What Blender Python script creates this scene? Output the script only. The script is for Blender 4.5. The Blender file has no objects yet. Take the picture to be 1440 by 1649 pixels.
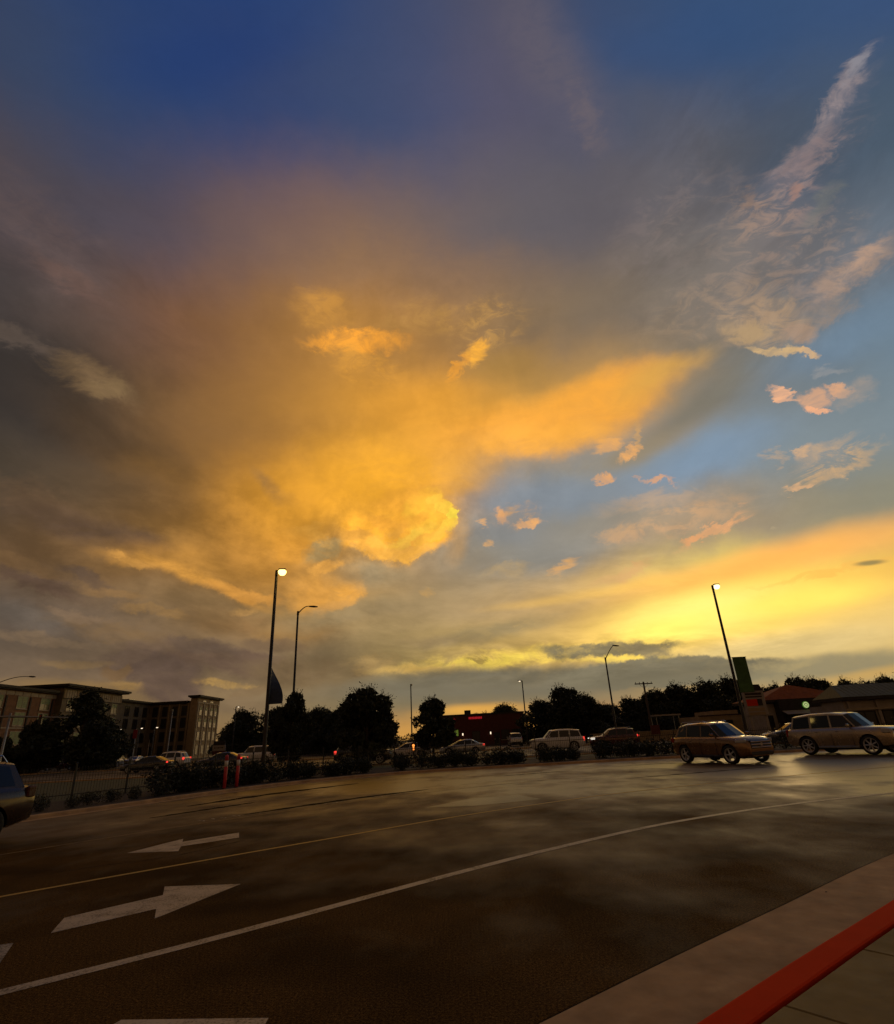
import bpy, bmesh, math, random
from mathutils import Vector, Matrix, noise as mnoise
random.seed(7)
R = math.radians
C = bpy.context.scene.collection
scene = bpy.context.scene

# ------------------------------------------------------------------ camera
CAM_H = 1.70
cam_data = bpy.data.cameras.new('camera'); cam = bpy.data.objects.new('camera', cam_data); C.objects.link(cam)
cam_data.sensor_fit = 'VERTICAL'; cam_data.sensor_height = 36.0
cam_data.lens = 36.0*887.0/1649.0
cam_data.clip_start = 0.05; cam_data.clip_end = 6000
PITCH, ROLL = R(22.256), R(3.034)
_F = Vector((0, math.cos(PITCH), math.sin(PITCH))); _U = Vector((1, 0, 0)).cross(_F)
_Rt = Vector((1, 0, 0))*math.cos(ROLL) - _U*math.sin(ROLL); _Up = Vector((1, 0, 0))*math.sin(ROLL) + _U*math.cos(ROLL)
m = Matrix((_Rt, _Up, -_F)).transposed().to_4x4(); m.translation = (0, 0, CAM_H)
cam.matrix_world = m
scene.camera = cam

# ------------------------------------------------------------------ exposure and sampling
scene.view_settings.view_transform = 'Standard'; scene.view_settings.look = 'None'
scene.view_settings.exposure = 0.0; scene.view_settings.gamma = 1.0; scene.view_settings.use_curve_mapping = False
scene.cycles.use_denoising = True
scene.cycles.use_adaptive_sampling = True; scene.cycles.adaptive_threshold = 0.015; scene.cycles.adaptive_min_samples = 16
scene.cycles.max_bounces = 5; scene.cycles.diffuse_bounces = 3; scene.cycles.glossy_bounces = 3; scene.cycles.transmission_bounces = 3
scene.cycles.caustics_reflective = False; scene.cycles.caustics_refractive = False

# ------------------------------------------------------------------ sky: clear dusk sky under a broken cloud deck
SUN_AZ, SUN_EL = R(26.0), R(5.0)          # low sun, to the right of the view, behind the cloud
SKY_S=[-0.4, -0.32, -0.24, -0.16, -0.08, 0, 0.08, 0.16, 0.24, 0.32, 0.4]
SKY_T=[0, 0.03, 0.07, 0.11, 0.16, 0.22, 0.29, 0.37, 0.46, 0.56, 0.68, 0.86, 1.15]
SKY_ROWS=[
 [(0.2623, 0.1413, 0.0482), (0.2705, 0.15, 0.0482), (0.2542, 0.1441, 0.0482), (0.305, 0.1714, 0.0612), (0.5149, 0.2623, 0.0723), (0.7529, 0.3763, 0.0762), (0.7758, 0.3515, 0.0704), (0.7913, 0.305, 0.0704), (0.6795, 0.3278, 0.0908), (0.6105, 0.3515, 0.0976), (0.6105, 0.3515, 0.0976)],
 [(0.2384, 0.1441, 0.0578), (0.2705, 0.162, 0.0612), (0.2384, 0.147, 0.0685), (0.2462, 0.1651, 0.0802), (0.2232, 0.1714, 0.0908), (0.2086, 0.1714, 0.1022), (0.2086, 0.1714, 0.1022), (0.2232, 0.1812, 0.107), (0.3515, 0.2831, 0.1384), (0.3763, 0.305, 0.1559), (0.4564, 0.3419, 0.1413)],
 [(0.162, 0.1119, 0.0723), (0.1746, 0.1144, 0.0685), (0.162, 0.1022, 0.0578), (0.1946, 0.1248, 0.0685), (0.2623, 0.1812, 0.0802), (0.5149, 0.3419, 0.1022), (0.6308, 0.402, 0.1221), (0.855, 0.5457, 0.1221), (0.956, 0.7157, 0.2051), (0.807, 0.5647, 0.2159), (0.8714, 0.5776, 0.1559)],
 [(0.117, 0.0887, 0.0685), (0.1384, 0.0931, 0.0612), (0.1946, 0.1195, 0.0578), (0.3325, 0.1812, 0.0545), (0.3613, 0.2384, 0.0976), (0.4287, 0.2961, 0.1441), (0.552, 0.3613, 0.1559), (0.8388, 0.491, 0.1384), (1.0, 0.7605, 0.1221), (0.956, 0.5776, 0.107), (0.8308, 0.4452, 0.0908)],
 [(0.1274, 0.0723, 0.0343), (0.1559, 0.0844, 0.0343), (0.305, 0.15, 0.0343), (0.6105, 0.2623, 0.0343), (0.5149, 0.2831, 0.0802), (0.305, 0.2462, 0.1683), (0.2705, 0.2542, 0.2159), (0.3515, 0.2874, 0.2016), (0.4125, 0.305, 0.1946), (0.2874, 0.2623, 0.1812), (0.2542, 0.2542, 0.1946)],
 [(0.0648, 0.0482, 0.0343), (0.0931, 0.0612, 0.0343), (0.2159, 0.107, 0.0319), (0.5457, 0.2423, 0.0343), (0.9131, 0.402, 0.0343), (0.6795, 0.3419, 0.0908), (0.2705, 0.2623, 0.2307), (0.2542, 0.2789, 0.2874), (0.2159, 0.2874, 0.3613), (0.2232, 0.2623, 0.2705), (0.2051, 0.2705, 0.314)],
 [(0.0423, 0.0356, 0.0296), (0.0648, 0.0467, 0.0319), (0.2159, 0.107, 0.0369), (0.3515, 0.1651, 0.0395), (0.6795, 0.305, 0.0395), (0.7758, 0.3372, 0.0369), (0.6308, 0.314, 0.0578), (0.6105, 0.3278, 0.0802), (0.2232, 0.1946, 0.1441), (0.162, 0.1946, 0.2159), (0.162, 0.2462, 0.3231)],
 [(0.0545, 0.0452, 0.0452), (0.0887, 0.0648, 0.0545), (0.1812, 0.0844, 0.0482), (0.314, 0.15, 0.0452), (0.5149, 0.2384, 0.0482), (0.402, 0.2016, 0.0612), (0.2542, 0.1683, 0.0931), (0.2232, 0.162, 0.107), (0.1946, 0.1683, 0.1441), (0.162, 0.1559, 0.162), (0.1329, 0.1746, 0.2232)],
 [(0.0802, 0.0612, 0.0685), (0.0762, 0.0666, 0.0844), (0.0931, 0.0723, 0.0931), (0.2016, 0.1195, 0.0976), (0.2232, 0.1329, 0.0976), (0.1746, 0.1274, 0.117), (0.1301, 0.117, 0.1329), (0.1221, 0.107, 0.1221), (0.1329, 0.1221, 0.1274), (0.0802, 0.1046, 0.15), (0.0685, 0.1046, 0.15)],
 [(0.0395, 0.0545, 0.1022), (0.0395, 0.0612, 0.1274), (0.0252, 0.0545, 0.1559), (0.0369, 0.0578, 0.1559), (0.0482, 0.0723, 0.1559), (0.0612, 0.0782, 0.162), (0.1119, 0.0953, 0.1384), (0.0648, 0.0844, 0.15), (0.0452, 0.0802, 0.1683), (0.0423, 0.0844, 0.1812), (0.0423, 0.0844, 0.1946)],
 [(0.0319, 0.0482, 0.107), (0.0212, 0.0482, 0.1384), (0.016, 0.0452, 0.162), (0.016, 0.0482, 0.1714), (0.0252, 0.0578, 0.1746), (0.0545, 0.0723, 0.1441), (0.0976, 0.0887, 0.1221), (0.0252, 0.0612, 0.15), (0.0252, 0.0723, 0.1878), (0.0319, 0.0844, 0.2086), (0.0369, 0.0887, 0.2159)],
 [(0.0844, 0.0452, 0.0232), (0.0802, 0.0452, 0.0252), (0.0723, 0.0452, 0.0296), (0.0648, 0.0452, 0.0343), (0.0612, 0.0452, 0.0395), (0.0648, 0.0482, 0.0395), (0.0762, 0.0513, 0.0395), (0.0723, 0.0513, 0.0395), (0.0685, 0.0545, 0.0452), (0.0762, 0.0578, 0.0423), (0.0802, 0.0578, 0.0369)],
 [(0.1221, 0.0578, 0.0176), (0.1221, 0.0578, 0.0176), (0.1221, 0.0578, 0.0176), (0.1221, 0.0578, 0.0176), (0.1221, 0.0578, 0.0176), (0.1221, 0.0578, 0.0176), (0.1221, 0.0578, 0.0176), (0.1221, 0.0578, 0.0176), (0.1221, 0.0578, 0.0176), (0.1221, 0.0578, 0.0176), (0.1221, 0.0578, 0.0176)],
]
SKY_CLOUDS=[
 (0.1217,0.5792,0.0883,0.0316,-1.013,(0.15, 0.1221, 0.1356),0.42,0.1,1,0.3),
 (0.1520,0.5364,0.0317,0.0118,-1.146,(0.1812, 0.1384, 0.1384),0.424,0.28,3,0.5),
 (0.1756,0.5969,0.0571,0.0195,-0.983,(0.0369, 0.0685, 0.1559),0.4,0.1,1,0),
 (0.2046,0.5163,0.0734,0.0287,-0.922,(0.0887, 0.0976, 0.1329),0.4,0.1,0,0),
 (-0.2002,0.5904,0.1055,0.0306,0.247,(0.0152, 0.0437, 0.162),0.55,0.1,0,0),
 (0.2424,0.5769,0.0922,0.0328,-0.113,(0.0319, 0.0782, 0.1946),0.5,0.1,0,0),
 (-0.3582,0.3044,0.0806,0.0505,-0.503,(0.0369, 0.0296, 0.0262),0.85,0.1,1,0),
 (-0.3429,0.4213,0.0663,0.0349,-0.708,(0.1274, 0.0865, 0.0802),0.583,0.28,3,0.4),
 (-0.3216,0.3923,0.0304,0.0111,-0.563,(0.162, 0.0931, 0.0723),0.53,0.28,3,0.3),
 (-0.3626,0.3378,0.0248,0.0086,-0.439,(0.117, 0.0844, 0.0648),0.636,0.28,3,0.3),
 (-0.3092,0.3115,0.0367,0.0144,-0.454,(0.2086, 0.1274, 0.0612),0.742,0.33,3,0.3),
 (-0.2998,0.3045,0.0140,0.0089,-0.083,(0.2384, 0.15, 0.0685),0.636,0.38,3,0.2),
 (-0.2847,0.2538,0.0831,0.0271,-0.616,(0.0887, 0.0513, 0.0252),0.55,0.1,1,0),
 (-0.2344,0.2180,0.0719,0.0189,-0.435,(0.2623, 0.1274, 0.0319),0.45,0.1,1,0.2),
 (-0.3450,0.2001,0.0476,0.0154,-0.345,(0.162, 0.0931, 0.0482),0.53,0.28,3,0.3),
 (-0.0359,0.4285,0.1389,0.0335,-0.103,(0.2874, 0.162, 0.0802),0.5,0.1,1,0.2),
 (-0.1100,0.3890,0.0286,0.0175,-0.320,(0.6105, 0.2831, 0.0545),0.742,0.28,3,0.5),
 (-0.0788,0.3596,0.0477,0.0099,-0.035,(1.0, 0.3916, 0.0423),0.901,0.38,3,0.5),
 (-0.0709,0.3375,0.0411,0.0155,-0.442,(0.7305, 0.3278, 0.0482),0.636,0.28,3,0.7),
 (-0.0022,0.3791,0.0487,0.0149,0.034,(0.5149, 0.2705, 0.0723),0.583,0.28,3,0.8),
 (0.0490,0.3700,0.0361,0.0220,0.118,(0.552, 0.2961, 0.0844),0.689,0.28,3,0.9),
 (0.0357,0.3496,0.0120,0.0100,0.265,(1.0, 0.4564, 0.0545),1,0.38,3,0.3),
 (0.0208,0.3342,0.0048,0.0153,-0.486,(0.855, 0.3515, 0.0452),0.848,0.28,3,0.3),
 (0.0737,0.3300,0.0478,0.0211,-0.010,(0.3515, 0.2016, 0.0545),0.5,0.1,1,0),
 (-0.0125,0.3006,0.0542,0.0296,-0.045,(0.8714, 0.3763, 0.0423),0.5,0.1,1,0.1),
 (-0.0573,0.2311,0.1117,0.0460,0.112,(1.0, 0.4452, 0.0319),0.85,0.1,1,0.15),
 (0.0520,0.2729,0.0653,0.0214,0.129,(1.0, 0.4125, 0.0423),0.6,0.1,1,0.15),
 (0.1381,0.2846,0.0849,0.0271,0.195,(1.0, 0.4233, 0.0545),0.9,0.4,1,0.1),
 (0.0923,0.2563,0.0641,0.0153,0.043,(1.0, 0.4452, 0.0612),0.85,0.45,1,0.1),
 (0.2037,0.2980,0.0478,0.0151,0.278,(0.6724, 0.3712, 0.0802),0.7,0.1,1,0.1),
 (-0.1603,0.2144,0.0659,0.0518,0.012,(0.6308, 0.2705, 0.0296),0.5,0.1,1,0.1),
 (0.2382,0.2690,0.0868,0.0148,0.436,(0.2016, 0.1812, 0.1384),0.8,0.1,0,0),
 (0.1646,0.2345,0.0605,0.0127,0.273,(0.3419, 0.2542, 0.1384),0.6,0.1,0,0),
 (0.2324,0.2188,0.0765,0.0235,0.225,(0.2086, 0.2961, 0.402),0.72,0.15,1,0),
 (0.3384,0.2989,0.0654,0.0217,0.373,(0.162, 0.2462, 0.3419),0.6,0.1,1,0),
 (0.0940,0.2061,0.0831,0.0210,0.051,(0.2307, 0.2705, 0.314),0.85,0.25,1,0),
 (0.0513,0.1786,0.0548,0.0174,0.104,(0.2542, 0.2664, 0.2705),0.75,0.1,1,0),
 (0.1009,0.1574,0.0729,0.0205,0.092,(0.2705, 0.2664, 0.2462),0.5,0.1,1,0),
 (-0.1603,0.2340,0.0256,0.0075,-0.622,(0.3325, 0.1683, 0.0513),0.8,0.1,1,0.3),
 (-0.2737,0.1680,0.0319,0.0105,-0.356,(0.1221, 0.0723, 0.0423),0.9,0.15,1,0.2),
 (-0.3178,0.1809,0.0495,0.0135,-0.313,(0.1119, 0.0685, 0.0452),0.7,0.1,1,0.3),
 (-0.3389,0.1332,0.0348,0.0073,-0.375,(0.107, 0.0648, 0.0423),0.954,0.33,3,0.2),
 (-0.3055,0.1394,0.0231,0.0060,-0.406,(0.1119, 0.0704, 0.0452),0.848,0.33,3,0.2),
 (-0.3482,0.1105,0.0332,0.0096,-0.270,(0.15, 0.1195, 0.0931),0.6,0.1,1,0.1),
 (-0.2315,0.1489,0.0603,0.0129,-0.252,(0.552, 0.2542, 0.0452),0.6,0.1,1,0.1),
 (-0.2309,0.1387,0.0704,0.0058,-0.292,(0.807, 0.3712, 0.0648),0.8,0.1,1,0.3),
 (-0.2726,0.1519,0.0169,0.0032,-0.324,(0.6172, 0.2961, 0.0648),0.636,0.44,2,0.3),
 (-0.1850,0.1273,0.0276,0.0057,-0.226,(0.7913, 0.3515, 0.0648),0.742,0.56,2,0.2),
 (-0.2147,0.1151,0.0757,0.0115,-0.227,(0.2705, 0.162, 0.0685),0.75,0.15,1,0.2),
 (-0.1843,0.1121,0.0098,0.0038,0.171,(0.552, 0.2961, 0.0887),0.742,0.44,2,0.4),
 (-0.1630,0.0973,0.0627,0.0117,-0.129,(0.2542, 0.1329, 0.0482),0.6,0.1,1,0.4),
 (-0.2743,0.0936,0.0553,0.0080,-0.197,(0.2016, 0.117, 0.0482),0.53,0.28,3,0.5),
 (-0.2488,0.0672,0.0355,0.0130,-0.170,(0.1221, 0.0782, 0.0545),1,0.8,2,0.3),
 (-0.1844,0.0686,0.0538,0.0106,-0.239,(0.1329, 0.0823, 0.0529),0.9858,0.68,2,0.3),
 (-0.2755,0.0648,0.0093,0.0095,-0.021,(0.1746, 0.1022, 0.0482),0.954,0.68,2,0.1),
 (-0.2627,0.0509,0.0197,0.0030,-0.086,(0.3419, 0.1946, 0.0612),0.636,0.44,2,0.5),
 (-0.1930,0.0511,0.0243,0.0026,-0.105,(0.4793, 0.2789, 0.0802),0.848,0.44,2,0.6),
 (-0.3123,0.0550,0.0457,0.0066,-0.103,(0.305, 0.1746, 0.0513),0.6,0.1,1,0.2),
 (-0.1704,0.0448,0.0145,0.0041,0.287,(0.2159, 0.1384, 0.0685),0.954,0.8,2,0.2),
 (-0.1795,0.0338,0.0254,0.0062,0.101,(0.2159, 0.1441, 0.0762),0.901,0.68,2,0.2),
 (-0.2329,0.0470,0.0196,0.0130,-0.033,(0.1329, 0.0844, 0.0578),1,0.8,2,0.2),
 (-0.2764,0.0726,0.0078,0.0061,-0.016,(0.1441, 0.0931, 0.0612),0.954,0.92,2,0.2),
 (-0.2627,0.0784,0.0096,0.0062,-0.015,(0.1384, 0.0887, 0.0578),0.954,0.92,2,0.2),
 (-0.1252,0.0568,0.0506,0.0136,-0.072,(0.1878, 0.1221, 0.0578),0.901,0.56,2,0.4),
 (-0.0934,0.0402,0.0789,0.0071,-0.044,(0.2384, 0.1683, 0.0887),0.7,0.2,1,0.3),
 (-0.3489,0.1506,0.0260,0.0048,-0.289,(0.1746, 0.0976, 0.0423),0.742,0.56,2,0.3),
 (-0.2865,0.1269,0.0244,0.0040,-0.258,(0.2623, 0.1441, 0.0545),0.636,0.56,2,0.4),
 (-0.2530,0.1115,0.0292,0.0036,-0.115,(0.305, 0.1683, 0.0578),0.583,0.56,2,0.4),
 (-0.3112,0.1111,0.0230,0.0035,-0.150,(0.2016, 0.1301, 0.0762),0.742,0.56,2,0.4),
 (-0.3296,0.0912,0.0328,0.0038,-0.121,(0.2086, 0.1384, 0.0802),0.742,0.56,2,0.4),
 (-0.2124,0.0826,0.0305,0.0054,-0.165,(0.1221, 0.0802, 0.0545),0.901,0.56,2,0.3),
 (-0.2596,0.0834,0.0243,0.0040,-0.089,(0.162, 0.1022, 0.0612),0.742,0.56,2,0.3),
 (-0.1572,0.0813,0.0228,0.0055,-0.099,(0.1559, 0.0976, 0.0545),0.795,0.56,2,0.3),
 (-0.3063,0.0716,0.0223,0.0034,-0.053,(0.2462, 0.15, 0.0612),0.636,0.56,2,0.3),
 (-0.1420,0.0941,0.0277,0.0076,0.080,(0.305, 0.1683, 0.0545),0.636,0.56,2,0.4),
 (-0.1048,0.1314,0.0223,0.0177,0.115,(0.7605, 0.3515, 0.0612),1,0.86,2,0.3),
 (-0.1267,0.1264,0.0220,0.0166,-0.022,(0.6724, 0.314, 0.0612),0.848,0.56,2,0.3),
 (-0.1159,0.1684,0.0196,0.0091,0.432,(0.3916, 0.2542, 0.0976),0.954,0.68,2,0.3),
 (-0.1270,0.1799,0.0223,0.0069,-0.189,(0.807, 0.3916, 0.0648),0.636,0.38,3,0.4),
 (-0.0768,0.1447,0.0394,0.0136,-0.031,(0.3419, 0.2542, 0.1384),0.85,0.2,1,0.2),
 (-0.0938,0.1090,0.0656,0.0121,0.108,(0.305, 0.2159, 0.107),0.8,0.2,1,0.3),
 (-0.0472,0.1839,0.0428,0.0256,-0.036,(1.0, 0.4452, 0.0423),1,0.86,2,0.35),
 (-0.0177,0.1944,0.0195,0.0206,-0.046,(1.0, 0.5149, 0.0482),1,0.92,2,0.3),
 (-0.0708,0.1645,0.0171,0.0081,-0.206,(0.9734, 0.4564, 0.0648),0.954,0.74,2,0.4),
 (-0.0394,0.1605,0.0232,0.0061,0.047,(0.956, 0.4678, 0.0723),0.954,0.8,2,0.4),
 (-0.1159,0.1502,0.0126,0.0060,0.159,(0.8714, 0.4125, 0.0802),0.901,0.68,2,0.4),
 (-0.0099,0.2098,0.0078,0.0047,-0.223,(1.0, 0.552, 0.0612),1,0.98,2,0.2),
 (-0.0020,0.2024,0.0062,0.0046,-0.052,(1.0, 0.6038, 0.0648),1,0.98,2,0.2),
 (0.0015,0.1922,0.0046,0.0067,-0.054,(1.0, 0.7305, 0.0723),1,1,2,0.2),
 (-0.0043,0.1820,0.0082,0.0051,0.298,(1.0, 0.6172, 0.0648),0.954,0.92,2,0.3),
 (-0.0186,0.1734,0.0133,0.0051,0.390,(1.0, 0.491, 0.0612),0.901,0.8,2,0.3),
 (-0.0305,0.1961,0.0154,0.0067,0.168,(0.8388, 0.3515, 0.0395),0.636,0.56,2,0.5),
 (-0.0597,0.1913,0.0204,0.0061,-0.172,(0.807, 0.3419, 0.0423),0.53,0.56,2,0.5),
 (-0.0389,0.1731,0.0173,0.0046,0.135,(0.8714, 0.3916, 0.0545),0.53,0.56,2,0.5),
 (-0.0933,0.1806,0.0150,0.0051,-0.268,(0.552, 0.2623, 0.0545),0.636,0.56,2,0.4),
 (-0.1435,0.1732,0.0164,0.0150,-0.006,(0.7758, 0.3325, 0.0395),0.636,0.56,2,0.2),
 (-0.1004,0.1163,0.0144,0.0039,0.182,(0.6172, 0.305, 0.0762),0.742,0.68,2,0.3),
 (-0.0359,0.1765,0.0204,0.0051,0.449,(1.0, 0.6172, 0.0762),0.636,0.56,2,0.4),
 (-0.0462,0.2131,0.0309,0.0083,0.141,(0.8714, 0.3813, 0.0423),0.53,0.44,2,0.4),
 (0.0073,0.1698,0.0127,0.0197,-0.404,(0.5149, 0.305, 0.1274),0.7,0.2,1,0.2),
 (0.0667,0.1903,0.0208,0.0111,0.028,(0.6172, 0.3515, 0.162),0.848,0.38,3,0.9),
 (0.0745,0.1798,0.0121,0.0041,0.061,(0.9216, 0.4564, 0.162),0.954,0.62,2,0.4),
 (0.0533,0.1890,0.0051,0.0072,-0.073,(0.807, 0.402, 0.162),0.901,0.56,2,0.4),
 (0.0390,0.1684,0.0063,0.0058,-0.066,(0.6724, 0.3813, 0.162),0.848,0.38,3,0.6),
 (0.0361,0.1843,0.0052,0.0023,-0.416,(0.7605, 0.4125, 0.1746),0.848,0.38,3,0.2),
 (0.1517,0.2449,0.0123,0.0064,-0.126,(0.956, 0.4452, 0.107),0.848,0.38,3,0.4),
 (0.1727,0.2375,0.0056,0.0090,-0.670,(0.8714, 0.4233, 0.1384),0.901,0.38,3,0.4),
 (0.1808,0.2525,0.0033,0.0147,-0.467,(0.6172, 0.3515, 0.1384),0.742,0.28,3,0.4),
 (0.1506,0.2165,0.0094,0.0040,0.027,(0.855, 0.402, 0.1384),0.901,0.38,3,0.4),
 (0.2905,0.3765,0.0602,0.0535,0.654,(0.305, 0.2232, 0.1812),0.795,0.18,3,0.9),
 (0.3272,0.4384,0.0594,0.0241,0.854,(0.2874, 0.2086, 0.1946),0.848,0.18,3,0.9),
 (0.2560,0.3524,0.0603,0.0281,0.057,(0.3419, 0.2384, 0.15),0.636,0.18,3,0.9),
 (0.3452,0.3817,0.0336,0.0349,0.319,(0.2961, 0.2307, 0.2016),0.742,0.18,3,0.9),
 (0.2344,0.4331,0.0593,0.0398,0.319,(0.2159, 0.1683, 0.1559),0.583,0.18,3,0.9),
 (0.3621,0.4933,0.0343,0.0127,0.917,(0.162, 0.1559, 0.1878),0.477,0.18,3,0.6),
 (0.2944,0.3295,0.0375,0.0182,-0.130,(0.4233, 0.2874, 0.1812),0.848,0.56,2,0.6),
 (0.2794,0.3276,0.0228,0.0102,-0.414,(0.491, 0.3325, 0.1746),0.795,0.56,2,0.7),
 (0.2994,0.3046,0.0188,0.0043,-0.277,(0.6172, 0.4125, 0.2016),0.954,0.68,2,0.4),
 (0.3219,0.2990,0.0073,0.0028,-0.153,(0.6867, 0.4342, 0.2159),0.954,0.68,2,0.3),
 (0.3216,0.3143,0.0120,0.0086,-0.059,(0.402, 0.2705, 0.1878),0.795,0.56,2,0.4),
 (0.3045,0.2637,0.0136,0.0046,-0.691,(0.8714, 0.4564, 0.2542),1,0.48,3,0.3),
 (0.3270,0.2584,0.0104,0.0070,-0.237,(0.6867, 0.3813, 0.2232),0.901,0.56,2,0.3),
 (0.3291,0.2498,0.0096,0.0028,-0.315,(0.9216, 0.4452, 0.2307),1,0.68,2,0.3),
 (0.3440,0.2623,0.0089,0.0045,-0.491,(0.7305, 0.3916, 0.2159),0.954,0.68,2,0.3),
 (0.3534,0.2572,0.0128,0.0102,0.397,(0.3916, 0.314, 0.2542),0.742,0.44,2,0.5),
 (0.3407,0.2794,0.0114,0.0048,-0.048,(0.305, 0.305, 0.305),0.742,0.28,3,0.4),
 (0.3614,0.3583,0.0413,0.0129,0.516,(0.3712, 0.2623, 0.2016),0.9752,0.33,3,0.5),
 (0.3752,0.3717,0.0177,0.0064,0.602,(0.4452, 0.2874, 0.2016),0.742,0.28,3,0.4),
 (0.3436,0.3296,0.0154,0.0098,0.243,(0.305, 0.2384, 0.1946),0.795,0.28,3,0.5),
 (0.3555,0.4935,0.0365,0.0091,0.914,(0.2705, 0.2232, 0.2307),0.954,0.28,3,0.5),
 (0.3302,0.4596,0.0308,0.0132,0.778,(0.2542, 0.2016, 0.2016),0.901,0.18,3,0.5),
 (0.3727,0.5141,0.0122,0.0053,0.839,(0.2542, 0.2462, 0.2789),0.848,0.18,3,0.4),
 (0.3348,0.4605,0.0243,0.0121,0.732,(0.2232, 0.1683, 0.1746),0.636,0.28,3,0.4),
 (0.3470,0.4168,0.0074,0.0190,-0.761,(0.1812, 0.1812, 0.1683),0.636,0.28,3,0.3),
 (0.3224,0.4349,0.0059,0.0050,-0.306,(0.3231, 0.1946, 0.162),0.848,0.28,3,0.2),
 (0.2977,0.4168,0.0223,0.0315,0.525,(0.3419, 0.2307, 0.1746),0.742,0.18,3,0.9),
 (0.2886,0.4348,0.0071,0.0081,-0.275,(0.2705, 0.1746, 0.1274),0.636,0.28,3,0.2),
 (0.2588,0.3954,0.0630,0.0425,-0.239,(0.1946, 0.1651, 0.1441),0.5,0.1,1,0.6),
 (0.3270,0.2095,0.0268,0.0068,0.358,(0.5149, 0.3613, 0.2307),0.848,0.33,3,0.5),
 (0.3116,0.2116,0.0103,0.0042,0.515,(0.6724, 0.4125, 0.2232),0.901,0.38,3,0.3),
 (0.3314,0.1951,0.0346,0.0057,0.365,(0.6038, 0.3916, 0.2086),0.954,0.38,3,0.4),
 (0.3051,0.1840,0.0100,0.0032,0.230,(0.7605, 0.4452, 0.2307),0.901,0.38,3,0.3),
 (0.2883,0.2118,0.0094,0.0033,0.015,(0.4564, 0.3419, 0.2462),0.742,0.28,3,0.5),
 (0.2057,0.1718,0.0571,0.0133,0.172,(0.6172, 0.3712, 0.1946),0.795,0.28,3,0.8),
 (0.2344,0.1585,0.0287,0.0042,0.467,(0.8388, 0.4125, 0.1812),0.954,0.38,3,0.3),
 (0.2183,0.1518,0.0121,0.0038,0.102,(0.8388, 0.3916, 0.162),0.901,0.38,3,0.3),
 (0.1927,0.1933,0.0475,0.0079,0.018,(0.5149, 0.3515, 0.2232),0.636,0.28,3,0.4),
 (0.1946,0.2096,0.0149,0.0023,-0.175,(0.7157, 0.3613, 0.1812),0.848,0.38,3,0.2),
 (0.1572,0.1662,0.0218,0.0056,0.256,(0.6172, 0.3712, 0.1878),0.636,0.28,3,0.7),
 (0.1527,0.1302,0.0270,0.0054,0.299,(0.7305, 0.3916, 0.162),0.742,0.28,3,0.4),
 (0.1045,0.1372,0.0145,0.0050,0.409,(0.7454, 0.402, 0.15),0.901,0.33,3,0.3),
 (0.0511,0.1384,0.0193,0.0068,0.073,(0.4793, 0.3325, 0.162),0.636,0.28,3,0.5),
 (-0.0209,0.1210,0.0068,0.0067,-0.047,(0.552, 0.3231, 0.1119),0.742,0.28,3,0.4),
 (0.2754,0.1575,0.0037,0.0032,-0.152,(0.4452, 0.3515, 0.2159),0.742,0.28,3,0.2),
 (0.2768,0.1256,0.1247,0.0145,0.123,(1.101, 0.5029, 0.107),0.9,0.1,0,0),
 (0.2369,0.0868,0.1288,0.0266,0.088,(1.1584, 0.7305, 0.1221),0.9,0.1,0,0),
 (0.2081,0.0880,0.0794,0.0196,0.126,(1.3412, 0.9734, 0.2307),1,0.15,0,0),
 (0.2882,0.0914,0.0663,0.0110,0.062,(1.2785, 0.8879, 0.15),0.85,0.1,0,0),
 (0.1815,0.0778,0.0459,0.0113,0.167,(1.2992, 0.9387, 0.1683),0.85,0.1,0,0),
 (0.1294,0.1156,0.0971,0.0055,0.058,(1.0, 0.5776, 0.117),0.6,0.1,0,0),
 (0.2631,0.0563,0.1026,0.0118,0.025,(0.7758, 0.5776, 0.2462),0.75,0.1,0,0),
 (0.3090,0.1077,0.0520,0.0030,0.110,(1.0, 0.4342, 0.0802),0.371,0.28,3,0.3),
 (0.1301,0.1211,0.0597,0.0142,0.163,(0.6172, 0.402, 0.15),0.5,0.1,1,0.3),
 (0.0332,0.0867,0.0831,0.0086,0.181,(0.314, 0.2384, 0.1221),0.75,0.15,1,0.4),
 (-0.0227,0.0788,0.0496,0.0075,0.020,(0.305, 0.2086, 0.0976),0.75,0.15,1,0.4),
 (-0.0609,0.0941,0.0440,0.0109,0.132,(0.3712, 0.2542, 0.1119),0.5,0.1,1,0.3),
 (0.0639,0.0619,0.1026,0.0079,0.025,(1.0, 0.6724, 0.1221),0.954,0.33,3,0.6),
 (0.0257,0.0599,0.0436,0.0047,0.013,(1.0, 0.7305, 0.107),0.901,0.38,3,0.6),
 (-0.0236,0.0561,0.0489,0.0052,0.002,(0.6724, 0.4125, 0.107),0.848,0.33,3,0.8),
 (-0.0722,0.0651,0.0216,0.0084,-0.042,(0.3916, 0.2462, 0.0887),0.742,0.33,3,0.8),
 (0.1333,0.0637,0.0502,0.0055,-0.035,(0.2462, 0.1946, 0.1022),1,0.8,2,0.35),
 (0.1679,0.0560,0.0213,0.0093,-0.443,(0.2705, 0.2086, 0.107),0.954,0.74,2,0.3),
 (0.1423,0.0548,0.0359,0.0031,0.001,(1.0, 0.6867, 0.117),0.954,0.43,3,0.2),
 (0.0205,0.0633,0.0120,0.0021,-0.054,(0.305, 0.2016, 0.0648),0.848,0.38,3,0.3),
 (0.0459,0.0421,0.1446,0.0123,0.012,(0.1946, 0.1651, 0.107),0.97,0.55,1,0.1),
 (0.1804,0.0419,0.0774,0.0097,-0.016,(0.2016, 0.1714, 0.107),1,0.98,2,0.1),
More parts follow.
